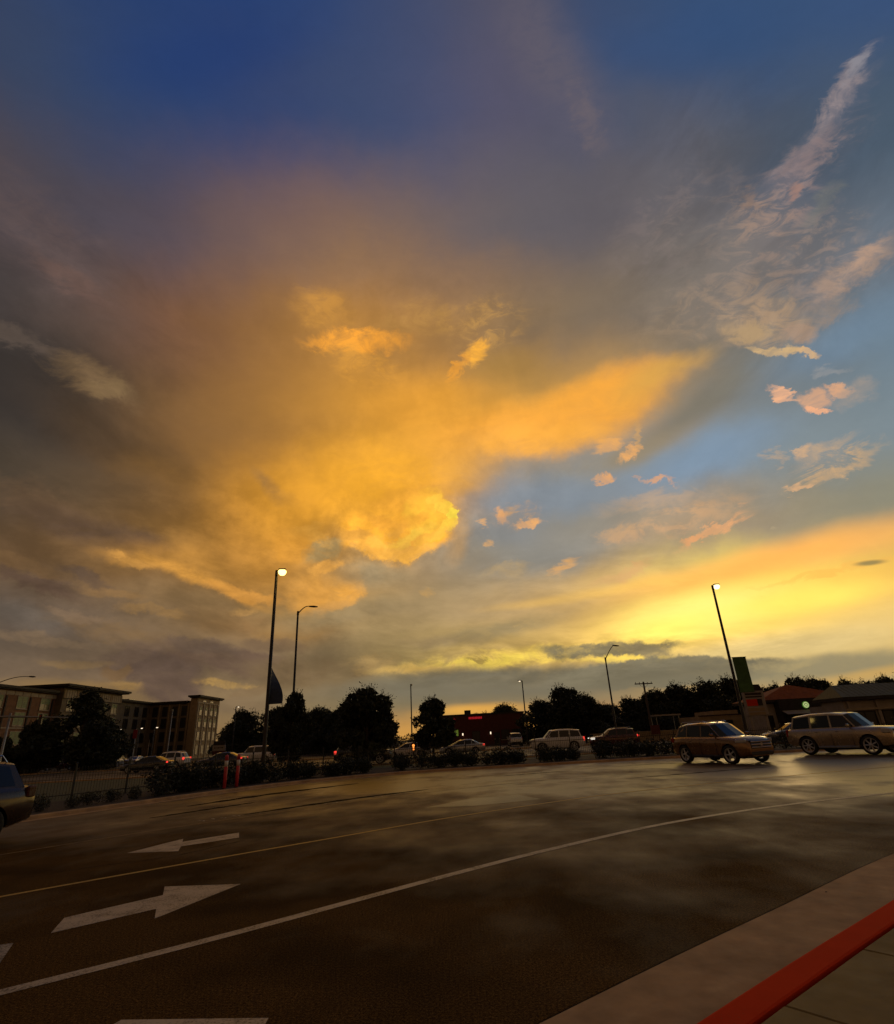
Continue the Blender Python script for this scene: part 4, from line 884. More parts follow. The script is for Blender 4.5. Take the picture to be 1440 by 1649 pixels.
# --- hotel
Hh = Bld('hotel_building', (-79, 110, 0), 'large four storey hotel with flat projecting roofs and tower blocks')
def wallbox(B, x0, x1, y0, y1, z0, z1, m, name='wall'):
    mb = MB(); mb.box(((x0+x1)/2, (y0+y1)/2, (z0+z1)/2), (x1-x0, y1-y0, z1-z0)); return B.part(name, mb, m)
def roofslab(B, x0, x1, y0, y1, z, t_=.42, m=None):
    mb = MB(); mb.box(((x0+x1)/2, (y0+y1)/2, z-t_*.5), (x1-x0, y1-y0, t_)); mb.box(((x0+x1)/2, (y0+y1)/2, z-t_-.10), (x1-x0-.6, y1-y0-.6, .2)); return B.part('roof', mb, m or M_fascia)
wallbox(Hh, -97, -79, 56, 113, 0, 13.5, M_brownbrick); roofslab(Hh, -97.8, -78.0, 55.4, 112.6, 14.0)
wallbox(Hh, -96, -77.7, 113, 133.2, 0, 14.7, M_stucco2, 'tower_wall'); roofslab(Hh, -97, -76.2, 112.0, 134.3, 15.3)
wallbox(Hh, -97, -80.0, 133.2, 164, 0, 13.5, M_stucco2); roofslab(Hh, -98, -79.2, 134.4, 164.6, 14.0)
wallbox(Hh, -80.0, -69.3, 150.6, 164, 0, 13.5, M_stucco2); roofslab(Hh, -79.15, -69.9, 149.8, 164.6, 13.96)
wallbox(Hh, -69.3, -67.5, 150.2, 164.4, 0, 14.5, M_stucco, 'tower_wall'); roofslab(Hh, -69.8, -66.6, 149.4, 165.3, 15.2)
ES = ('E', -79.0); ET = ('E', -77.7); EB = ('E', -80.0); SW = ('S', 150.6); EE = ('E', -67.5); ST = ('S', 149.6)
fl_z = [.9, 4.2, 7.4, 10.3]
for (u0, u1, face) in ((56, 113, ES), ):
    for z in (3.75, 6.95):
        mb = MB(); fbox(mb, face, u0, u1-.02, z, z+.22, -.02, .10); Hh.part('string_course', mb, M_trim)
    mb = MB()
    for k in range(29):
        fbox(mb, face, u0+k*2.0+.04, u0+k*2.0+1.9, 12.55, 13.2, -.02, .07)
    Hh.part('frieze', mb, M_trim)
rw = random.Random(5)
for u in (86.2, 92.1, 98.4, 104.3, 110.2):
    for z in fl_z: window(Hh, ES, u, z, 2.7, 2.35 if z < 10 else 2.2, M_blind, M_trim, True, True, rw.choice([.95, .95, .7, .5]))
    mb = MB(); fbox(mb, ES, u+1.75, u+2.05, 0, 12.4, -.02, .16); Hh.part('pilaster', mb, M_fascia)
for u in (115.6, 119.4, 123.2, 127.0, 130.8):
    for z in fl_z: window(Hh, ET, u, z, 2.3, 2.2, M_blind, M_trim, True, True, rw.choice([.95, .8, .4]))
for k in range(26):
    mb = MB(); u = 113.2+k*.78; fbox(mb, ET, u, u+.66, 12.75, 14.3, -.02, .06); Hh.part('cladding_panel', mb, M_trim if k % 5 else M_stucco)
mb = MB(); fbox(mb, ET, 113.02, 133.18, 12.58, 12.72, -.02, .14); Hh.part('string_course', mb, M_fascia)
for u in (136.0, 140.2, 144.4, 148.4):
    for z in fl_z: window(Hh, EB, u, z, 1.9, 2.3, M_blind, M_fascia, True, False, 0)
for x in (-78.4, -75.9, -73.4, -70.9):
    for z in fl_z: window(Hh, SW, x, z, 1.35, 2.4, M_blind, M_fascia, True, False, 0)
    mb = MB(); fbox(mb, SW, x+.95, x+1.25, 0, 13.4, -.02, .14); Hh.part('pilaster', mb, M_stucco)
for u in (152.6, 156.0, 159.4, 162.2):
    for z in fl_z: window(Hh, EE, u, z, 1.5, 2.2, M_blind, M_trim, True, True, .4 if z > 7 else 0)
for u in (150.8, 154.3, 157.7, 160.9, 163.6):
    mb = MB(); fbox(mb, EE, u-.28, u+.28, 0, 13.2, -.02, .18); Hh.part('pilaster', mb, M_trim)
mb = MB(); fbox(mb, EE, 150.2, 164.0, 13.25, 13.55, -.02, .2); Hh.part('string_course', mb, M_trim)
for u0 in (153.5, 158.0): window(Hh, EE, u0+1, 13.62, 2.2, .55, M_blind, M_trim, True, False, 0)
for (x, y) in ((-86, 141), (-84, 146)):
    mb = MB(); mb.box((x, y, 14.35), (3.0, 2.4, .7)); Hh.part('roof_unit', mb, M_galv)
# --- red brick building with glowing red signs
Bk = Bld('brick_building', (4.5, 110, 0), 'low red brick building with two glowing red signs on its parapet')
wallbox(Bk, -4.2, 12.3, 110, 124, 0, 5.35, M_brick); FB = ('S', 110.0)
mb = MB(); fbox(mb, FB, -4.3, 12.4, 5.35, 5.62, -14.2, .12); Bk.part('parapet_cap', mb, M_fascia)
mb = MB(); mb.box((1.9, 113.5, 6.0), (1.2, 1.4, .8)); Bk.part('roof_unit', mb, M_fascia)
mb = MB(); mb.add([fpt(FB, -2.2, 4.65, .08), fpt(FB, -.45, 4.65, .08), fpt(FB, -.75, 5.2, .08), fpt(FB, -1.1, 4.95, .08), fpt(FB, -2.2, 4.65, .16), fpt(FB, -.45, 4.65, .16), fpt(FB, -.75, 5.2, .16), fpt(FB, -1.1, 4.95, .16)], [(0, 1, 2, 3), (7, 6, 5, 4), (0, 1, 5, 4), (1, 2, 6, 5), (2, 3, 7, 6), (3, 0, 4, 7)]); Bk.part('red_sign', mb, M_neon)
for k in range(9):
    mb = MB(); fbox(mb, FB, 2.0+k*.28, 2.0+k*.28+.22, 4.68, 5.06, .03, .14); Bk.part('sign_letter', mb, M_neon)
for u, w, z, h in ((-1.1, 2.1, 1.9, 1.05),):
    fr = MB(); fbox(fr, FB, u-w/2-.1, u+w/2+.1, z-.12, z-.003, -.02, .14); fbox(fr, FB, u-w/2-.1, u+w/2+.1, z+h+.003, z+h+.12, -.02, .12); W_ = Bk.part('window', fr, M_fascia)
    for q in range(4):
        gl = MB(); fbox(gl, FB, u-w/2+q*w/4+.02, u-w/2+(q+1)*w/4-.02, z, z+h, .005, .05); Bk.part('pane', gl, M_greenlit if q else M_pane, W_)
for u in (3.2, 8.6, 10.6): window(Bk, FB, u, .9, 1.5, 1.7, M_blind, M_fascia, True, True, 0)
for u in (.75, 5.9):
    mb = MB(); fbox(mb, FB, u-.12, u+.12, 2.0, 2.55, .01, .2); S_ = Bk.part('wall_lamp', mb, M_fascia); mb = MB(); fbox(mb, FB, u-.09, u+.09, 1.93, 2.32, .05, .24); Bk.part('lamp_lens', mb, M_lampdim, S_)
mb = MB(); fbox(mb, FB, 6.5, 7.6, 0, 2.2, .0, .06); D_ = Bk.part('door', mb, M_fascia); mb = MB(); fbox(mb, FB, 6.6, 6.68, .95, 1.15, .06, .12); Bk.part('handle', mb, M_chrome, D_)
# --- cafe with orange hip roof and round lit sign
Cf = Bld('cafe_building', (42, 75, 0), 'cafe with orange hip roof and round backlit green sign')
wallbox(Cf, 38.6, 49.2, 74.6, 80.6, 0, 3.7, M_whitewall); FC = ('S', 74.6)
def hip(B, x0, x1, y0, y1, z0, z1, m, ridge=.0, name='roof'):
    mb = MB(); xm, ym = (x0+x1)/2, (y0+y1)/2; r_ = ridge/2; mb.add([(x0, y0, z0), (x1, y0, z0), (x1, y1, z0), (x0, y1, z0), (xm-r_, ym, z1), (xm+r_, ym, z1)], [(0, 1, 5, 4), (1, 2, 5), (2, 3, 4, 5), (3, 0, 4), (3, 2, 1, 0)]); o = B.part(name, mb, m)
    fa = MB(); fa.box((xm, ym, z0-.16), (x1-x0-.05, y1-y0-.05, .30)); B.part('fascia', fa, M_fascia); return o
rf = hip(Cf, 37.9, 50.0, 73.8, 81.4, 4.1, 5.95, M_orange, .6)
for k in range(12):
    mb = MB(); t_ = k/12; mb.box((43.95, 73.8+3.8*t_+.02, 4.1+1.85*t_+.02), (11.9*(1-t_)+.6*t_, .06, .05)); Cf.part('tile_course', mb, M_orange, rf)
mb = MB(); fbox(mb, FC, 40.0, 46.4, .0, 4.1, .0, 1.2); Cf.part('entrance_block', mb, M_fascia); FD = ('S', 73.4)
disc = MB(); disc.lathe([(.40, -.10), (.40, 0), (.37, .02)], 28, 'y', (43.2, 73.28, 3.3)); S_ = Cf.part('round_sign', disc, M_signgreen)
ring = MB(); ring.lathe([(.335, -.02), (.335, 0.0)], 28, 'y', (43.2, 73.155, 3.3)); Cf.part('sign_face', ring, M_signlit, S_)
em = MB(); em.lathe([(.23, -.012), (.23, 0)], 20, 'y', (43.2, 73.118, 3.3)); Cf.part('sign_emblem', em, M_signgreen, S_)
for dx, dz, w, h in ((0, .06, .20, .14), (-.11, -.05, .07, .20), (.11, -.05, .07, .20), (0, -.13, .09, .09)):
    mb = MB(); mb.box((43.2+dx, 73.095, 3.3+dz), (w, .02, h)); Cf.part('emblem_shape', mb, M_signlit, S_)
aw = MB(); aw.add([(40.2, 73.35, 2.75), (43.6, 73.35, 2.75), (43.6, 72.3, 2.35), (40.2, 72.3, 2.35), (40.2, 73.35, 2.68), (43.6, 73.35, 2.68), (43.6, 72.3, 2.28), (40.2, 72.3, 2.28)], [(0, 1, 2, 3), (7, 6, 5, 4), (0, 1, 5, 4), (1, 2, 6, 5), (2, 3, 7, 6), (3, 0, 4, 7)]); Cf.part('awning', aw, M_whitewall)
for u in (41.2, 43.0, 44.8): window(Cf, FD, u, .5, 1.5, 1.7, M_blind, M_fascia, False, False, 0)
for u in (39.2, ): window(Cf, FC, u, .4, .9, 2.0, M_blind, M_whitewall, False, True, 0)
for u in (47.2, 48.4): window(Cf, FC, u, .5, .9, 1.8, M_blind, M_whitewall, False, True, 0)
# --- shop with sage metal roof at the right edge
Sh = Bld('shop_building', (50, 62, 0), 'pale shop with sloping sage green roof at the right edge')
wallbox(Sh, 40.9, 64, 62.6, 66.4, 0, 3.3, M_whitewall); wallbox(Sh, 41.6, 45, 66.4, 70, 0, 2.9, M_whitewall, 'rear_wall'); FS = ('S', 62.6); rf = hip(Sh, 40.5, 64.8, 61.9, 67.2, 3.6, 4.95, M_metalroof, 22.5)
for k in range(40):
    u = 41.5+k*.56; t_ = 1.0; mb = MB(); mb.tube([(u, 61.95, 3.63), (u, 61.9+2.6*t_, 3.62+1.32*t_)], .03, 4); Sh.part('roof_seam', mb, M_metalroof, rf)
for u in (42.8, 45.8, 48.8, 51.8): 
    window(Sh, FS, u, .25, 2.3, 1.9, M_blind, M_fascia, True, False, 0)
    mb = MB(); fbox(mb, FS, u-1.5-.14, u-1.5+.14, 0, 3.25, .0, .26); Sh.part('pilaster', mb, M_whitewall)
mb = MB(); fbox(mb, FS, 40.9, 63.9, 2.25, 2.45, .0, .34); Sh.part('canopy_band', mb, M_trim)
# --- small tan building, canopy, low wall
Tn = Bld('tan_building', (37.5, 85, 0), 'small flat roofed tan building behind the bronze car')
wallbox(Tn, 34.6, 40.6, 85, 93, 0, 2.75, M_stucco); wallbox(Tn, 37.0, 40.5, 85.6, 92.5, 2.75, 3.4, M_stucco, 'upper_wall'); FT = ('S', 85.0)
mb = MB(); fbox(mb, FT, 34.5, 40.7, 2.72, 2.86, -.2, .10); Tn.part('parapet_cap', mb, M_fascia)
for u in (35.8, 38.6): window(Tn, FT, u, .9, 1.2, 1.2, M_blind, M_fascia, True, True, 0)
cn = empty('canopy', (35.3, 90, 0)); tag(cn, 'flat white canopy on thin posts left of the tan building', 'canopy')
mb = MB(); mb.box((-1.6, 6.5, 3.35), (4.2, 3.0, .22)); mb.build('canopy_roof', M_whitewall, cn)
for x in (-3.4, .2):
    for y in (5.3, 7.7): mb = MB(); mb.tube([(x, y, 0), (x, y, 3.24)], .06, 6); mb.build('leg', M_galv, cn)
lw = empty('low_wall', (23.5, 76.5, 0)); tag(lw, 'low tan block wall beyond the street near the wooden utility pole', 'wall')
for r in range(4):
    for k in range(11):
        mb = MB(); mb.box((-6+k*1.22+(.3 if r % 2 else 0), 0, .16+r*.29), (1.20, .3, .272)); mb.build('block', M_stucco, lw)
mb = MB(); mb.box((.25, 0, 1.20), (13.9, .38, .07)); mb.build('coping', M_trim, lw)
# distant low hedge rows closing the gaps under the trees
hr = random.Random(9)
def hedge_mesh(seed):
    rg = random.Random(seed); bl = [(rg.uniform(-3, 3), rg.uniform(-.8, .8), rg.uniform(.6, 2.0), rg.uniform(.9, 1.4), .9, rg.uniform(.8, 1.2)) for _ in range(16)]; mb = MB(); mb.add(*leaf_cloud(rg, bl, 2600, .22)); return mb.mesh('foliage', M_leaf2)
HM = [hedge_mesh(s) for s in (51, 52, 53)]
hx = [(-44, 122), (-37, 122), (-30, 114), (-23.5, 106), (-17, 100), (-11.5, 96), (-6.5, 112), (15.0, 108), (20.5, 106), (27, 104), (33.5, 101), (52, 106), (58.5, 106), (66, 106), (73, 110)]
on = ['first', 'second', 'third', 'fourth', 'fifth', 'sixth', 'seventh', 'eighth', 'ninth', 'tenth', 'eleventh', 'twelfth', 'thirteenth', 'fourteenth', 'fifteenth']
for k, (x, y) in enumerate(hx):
    o = place(HM[k % 3], 'hedge', None, (x, y, 0), hr.uniform(-.2, .2), (1.15, 1, 1.15)); tag(o, '%s low dark hedge from the left under the background trees' % on[k], 'hedge', 'hedges under the background trees')

# ------------------------------------------------------------------ lamps, poles, signs
def pole_mesh(h, r0, r1, n=10): mb = MB(); mb.tube([(0, 0, 0), (0, 0, .02), (0, 0, h)], [r0, r0, r1], n); return mb
def base_mesh(r): mb = MB(); mb.lathe([(r*2.1, 0), (r*2.1, .05), (r*1.7, .10), (r*1.5, .5), (r*1.25, .56)], 12); return mb
def shoebox_lamp(x, y, h, ang, lens, label, head_l=.46, group=None, arm=.16):
    o = empty('street_lamp', (x, y, 0.06)); tag(o, label, 'street lamp', group)
    pole_mesh(h, .12, .085).build('pole', M_pole, o, True); base_mesh(.14).build('base', M_pole, o)
    ca, sa = math.cos(ang), math.sin(ang)
    a = MB(); a.tube([(0, 0, h-.12), (ca*arm, sa*arm, h+.02)], .045, 6); a.tube([(0, 0, h-.3), (0, 0, h+.05)], [.10, .09], 8); a.build('arm', M_pole, o)
    hd = MB(); c = arm+head_l/2-.05
    hd.bbox((ca*c, sa*c, h+.10), (head_l, .32, .10), .03, ang); H_ = hd.build('lamp_head', M_pole, o)
    le = MB(); le.lathe([(.03, -.30), (.14, -.27), (.225, -.17), (.255, -.05), (.22, .03)] if lens in (M_lampwarm, M_lampwhite) else [(.05, -.12), (.14, -.08), (.17, 0.0)], 16, 'z', (ca*c, sa*c, h+.018)); le.build('lens', lens, H_, True)
    return o
def cobra_lamp(x, y, h, ang, reach, rise, label, lens=None, m=M_pole, group=None):
    o = empty('street_lamp', (x, y, 0.0)); tag(o, label, 'street lamp', group)
    pole_mesh(h, .11, .075).build('pole', m, o, True); base_mesh(.13).build('base', m, o)
    ca, sa = math.cos(ang), math.sin(ang); pts = []
    for k in range(9):
        t_ = k/8; s_ = reach*(1-(1-t_)**1.7)if rise > .9 else reach*t_; pts.append((ca*s_, sa*s_, h-.15+rise*(math.sin(t_*math.pi*.62)/math.sin(math.pi*.62) if rise <= .9 else (1-(1-t_)**2.2))))
    a = MB(); a.tube(pts, [.05-.02*k/8 for k in range(9)], 7); a.build('arm', m, o, True)
    cp = MB(); cp.tube([(0, 0, h-.25), (0, 0, h+.06)], [.10, .085], 8); cp.build('cap', m, o)
    e = Vector(pts[-1]); hd = MB(); prof_ = [(-.10, .05, .05), (.05, .10, .07), (.32, .15, .085), (.55, .12, .06), (.66, .04, .02)]
    vs = []; fs = []
    for (u, w, t_) in prof_:
        for k in range(8):
            an = 2*math.pi*k/8; lx, ly, lz = u, w*math.cos(an), t_*math.sin(an)+.01; vs.append((e.x+lx*ca-ly*sa, e.y+lx*sa+ly*ca, e.z+lz-.10*u))
    for i in range(4):
        for k in range(8): fs.append((i*8+k, i*8+(k+1) % 8, (i+1)*8+(k+1) % 8, (i+1)*8+k))
    fs += [tuple(range(7, -1, -1)), tuple(range(32, 40))]; hd.add(vs, fs); H_ = hd.build('lamp_head', m, o, True)
    if lens:
        le = MB(); le.lathe([(.05, -.07), (.11, -.03), (.12, 0)], 10, 'z', (e.x+ca*.32, e.y+sa*.32, e.z-.09)); le.build('lens', lens, H_)
    return o
M_navy = mat('dark_blue_banner', (.020, .030, .060), .8, var=.2, scale=3)
M_greenb = mat('green_banner', (.055, .13, .035), .8, var=.25, scale=3)
def banner(parent, a0, a1, z0, z1, w, m, bow=.06, off=.14, top_w=None):
    """cloth between two bracket arms; a0/a1 the bracket angles at the bottom and the top"""
    vs = []; fs = []; NU, NV = 6, 12
    for side in (0, .012):
        for j in range(NV+1):
            v = j/NV; an = a0+(a1-a0)*v; ww = w+(top_w-w)*v if top_w else w
            for i in range(NU+1):
                u = i/NU; r_ = off+ww*u; bl = bow*math.sin(math.pi*v)*math.sin(math.pi*u*.9)+side
                vs.append((math.cos(an)*r_-math.sin(an)*bl, math.sin(an)*r_+math.cos(an)*bl, z0+(z1-z0)*v))
    n = (NU+1)*(NV+1)
    for j in range(NV):
        for i in range(NU):
            a = j*(NU+1)+i; fs.append((a, a+1, a+NU+2, a+NU+1)); fs.append((n+a, n+a+NU+1, n+a+NU+2, n+a+1))
    mb = MB(); mb.add(vs, fs); B_ = mb.build('banner', m, parent, True)
    for an, z in ((a0, z0), (a1, z1)):
        br = MB(); br.tube([(math.cos(an)*.05, math.sin(an)*.05, z), (math.cos(an)*(off+w+.05), math.sin(an)*(off+w+.05), z)], .018, 6); br.build('banner_bracket', M_pole, parent)
o = shoebox_lamp(-11.0, 33.6, 11.95, R(10), M_lampwarm, 'tall dark lamp post with lit amber lamp and dark blue banner')
banner(o, R(-8), R(112), 3.95, 6.35, .80, M_navy, .02, .10, .45)
o = shoebox_lamp(21.15, 44.0, 11.95, R(5), M_lampwhite, 'tall dark lamp post with lit lamp and green banner at right')
banner(o, R(2), R(6), 3.7, 6.3, 1.1, M_greenb, .10, .22)
cobra_lamp(-12.9, 45.6, 12.05, R(0), 1.0, .55, 'unlit curved-arm street lamp left of centre beside the slim tree')
cobra_lamp(16.4, 62.0, 8.9, R(8), 1.15, 1.45, 'unlit street lamp with high swan-neck arm right of centre')
shoebox_lamp(-7.5, 95, 10.0, R(80), M_pane, 'thin distant lamp post rising between the two round young trees', .55)
shoebox_lamp(10.9, 95, 9.7, R(180), M_lampdim, 'thin distant lamp post with small lit head above the brick building', .6)
shoebox_lamp(-45.4, 119, 9.6, R(0), M_lampdim, 'thin distant lamp post just right of the hotel end tower', .8)
# traffic signal mast at the far left, with curved lamp above it
o = empty('signal_mast', (-46.4, 60, 0)); tag(o, 'grey traffic signal mast with long horizontal arm at the left edge', 'traffic signal')
pole_mesh(6.3, .14, .11).build('pole', M_galv, o, True); base_mesh(.16).build('base', M_galv, o)
mb = MB(); mb.tube([(-6, .0, 6.05), (0, .0, 5.95), (6.1, 0, 5.55)], [.07, .10, .05], 8); mb.build('mast_arm', M_galv, o, True)
for x in (-2.6, 3.4):
    mb = MB(); mb.bbox((x, -.16, 5.5), (.34, .24, 1.0), .03); S_ = mb.build('signal_head', M_plastic, o)
    for k in range(3): le = MB(); le.lathe([(.10, 0), (.09, .03)], 12, 'y', (x, -.31, 5.82-k*.31)); le.build('signal_lens', M_tailoff if k == 0 else M_pane, S_)
cobra_lamp(-49.4, 60, 9.2, R(-3), 4.3, .8, 'bronze curved lamp arm reaching in from the left edge above the hotel roof', m=M_pole)
# hotel forecourt lamps and posts
cobra_lamp(-54.0, 110, 9.2, R(150), .1, .1, 'bare grey lamp post standing before the hotel wing', m=M_galv)
for x, lab in ((-58.0, 'leftmost of three small lit lamps before the hotel'), (-54.4, 'middle of three small lit lamps before the hotel'), (-51.8, 'rightmost of three small lit lamps before the hotel')):
    shoebox_lamp(x, 100, 5.7, R(0), M_lampdim, lab, .5, 'small lamps before the hotel', .2)
o = empty('banner_post', (-49.4, 90, 0)); tag(o, 'pale post with small red banner before the hotel', 'post'); pole_mesh(5.3, .07, .06).build('pole', M_galv, o, True)
mb = MB(); mb.bbox((-.05, -.12, 4.55), (.62, .04, 1.25), .01); mb.build('banner', mat('red_banner', (.30, .02, .03), .8), o)
o = empty('white_post', (-52.4, 100, 0)); tag(o, 'slim white post just right of the red banner post', 'post'); mb = MB(); mb.tube([(0, 0, 0), (0, 0, 2.2), (0, 0, 3.9)], [.09, .07, .02], 8); mb.build('pole', M_whitewall, o, True); mb = MB(); mb.lathe([(.14, 0), (.14, .06), (.10, .12)], 10); mb.build('base', M_whitewall, o)
# monument sign by the hotel
o = empty('monument_sign', (-44.4, 110, 0)); tag(o, 'small monument sign with white panel on red brick base', 'sign')
mb = MB(); mb.box((0, 0, .75), (2.1, .6, 1.5)); mb.build('base', M_brick, o); mb = MB(); mb.bbox((0, 0, 2.0), (2.3, .5, .98), .03); P_ = mb.build('sign_panel', M_whitewall, o)
for k in range(5): mb = MB(); mb.box((-.72+k*.34, -.262, 2.05), (.26, .02, .12 if k % 2 else .2)); mb.build('lettering', M_fascia, P_)
mb = MB(); mb.box((0, 0, 2.85), (2.0, .55, .7)); mb.build('cap', M_fascia, o)
# utility pole
o = empty('utility_pole', (27.5, 85, 0)); tag(o, 'wooden utility pole with crossarm among the trees right of centre', 'utility pole')
pole_mesh(7.9, .17, .12).build('pole', M_bark, o, True); mb = MB(); mb.box((0, 0, 7.62), (2.7, .11, .14), .12); mb.build('crossarm', M_bark, o)
for x in (-1.2, -.6, .6, 1.2): mb = MB(); mb.lathe([(.03, 0), (.06, .05), (.04, .10), (.055, .15), (.02, .2)], 8, 'z', (x, x*.12, 7.69)); mb.build('insulator', M_galv, o)
for s_ in (-1, 1): mb = MB(); mb.tube([(0, 0, 7.0), (s_*.7, s_*.08, 7.55)], .02, 5); mb.build('brace', M_galv, o)
o = empty('red_notice_board', (24.6, 74.6, 0)); tag(o, 'small dark red board beside the utility pole base', 'sign'); mb = MB(); mb.bbox((0, 0, 1.35), (1.1, .08, 1.1), .02); mb.build('sign_panel', M_brick, o)
for x in (-.4, .4): mb = MB(); mb.tube([(x, .06, 0), (x, .06, 1.9)], .035, 6); mb.build('leg', M_fascia, o)
# pylon sign
o = empty('pylon_sign', (29.3, 58, 0)); tag(o, 'white pylon sign with red panel under the green banner', 'sign')
for x in (-.78, .78): mb = MB(); mb.bbox((x, 0, 1.5), (.24, .24, 3.0), .02); mb.build('leg', M_whitewall, o)
mb = MB(); mb.bbox((0, 0, 3.35), (2.0, .45, 2.3), .04); cab = mb.build('cabinet', M_whitewall, o)
for (z, h, m_) in ((4.22, .20, M_fascia), (3.95, .14, M_fascia), (3.42, .62, M_red), (2.78, .28, M_stucco), (2.40, .22, M_stucco)):
    mb = MB(); mb.box((-.08 if m_ is not M_red else -.35, -.235, z), (1.6 if m_ is not M_red else 1.05, .03, h)); mb.build('sign_panel', m_, cab)
mb = MB(); mb.box((.42, -.235, 3.42), (.46, .03, .62)); mb.build('sign_panel', M_fascia, cab)
mb = MB(); mb.add([(-1.0, -.2, 4.5), (1.0, -.2, 4.5), (.75, -.2, 5.1), (-.75, -.2, 5.1), (-1.0, .2, 4.5), (1.0, .2, 4.5), (.75, .2, 5.1), (-.75, .2, 5.1)], [(0, 1, 2, 3), (7, 6, 5, 4), (0, 1, 5, 4), (1, 2, 6, 5), (2, 3, 7, 6), (3, 0, 4, 7)]); mb.build('cap', M_fascia, o)
# pedestrian signal with glowing amber lamp
o = empty('pedestrian_signal', (-4.6, 60, 0)); tag(o, 'small signal post with glowing amber lamp right of the wide young tree', 'traffic signal')
pole_mesh(1.6, .06, .05).build('pole', M_iron, o, True); mb = MB(); mb.bbox((0, 0, 1.05), (.34, .22, .78), .03); S_ = mb.build('signal_head', M_plastic, o); le = MB(); le.lathe([(.11, 0), (.12, .03), (.05, .09)], 12, 'y', (0, -.21, 1.15)); le.build('lens', M_amber, S_)
le = MB(); le.box((0, -.125, .93), (.13, .03, .42)); le.build('lens', M_amber, S_)
# two red delineator posts in the verge
for (x, y, lab) in ((-10.25, 26.35, 'left of two red posts with white bands in the verge'), (-9.98, 27.05, 'right of two red posts with white bands in the verge')):
    o = empty('delineator_post', (x, y, .10), .1); tag(o, lab, 'post', 'red delineator posts')
    mb = MB(); mb.lathe([(.075, 0), (.075, .9), (.07, .905)], 12); mb.build('lower_sleeve', M_redpost, o, True); mb = MB(); mb.lathe([(.077, .905), (.077, 1.14)], 12); mb.build('white_band', M_reflect, o, True)
    mb = MB(); mb.lathe([(.075, 1.145), (.075, 1.33), (.05, 1.37), (.01, 1.385)], 12); mb.build('cap', M_redpost, o, True); mb = MB(); mb.lathe([(.14, 0), (.13, .03), (.08, .05)], 12); mb.build('base', M_black, o)

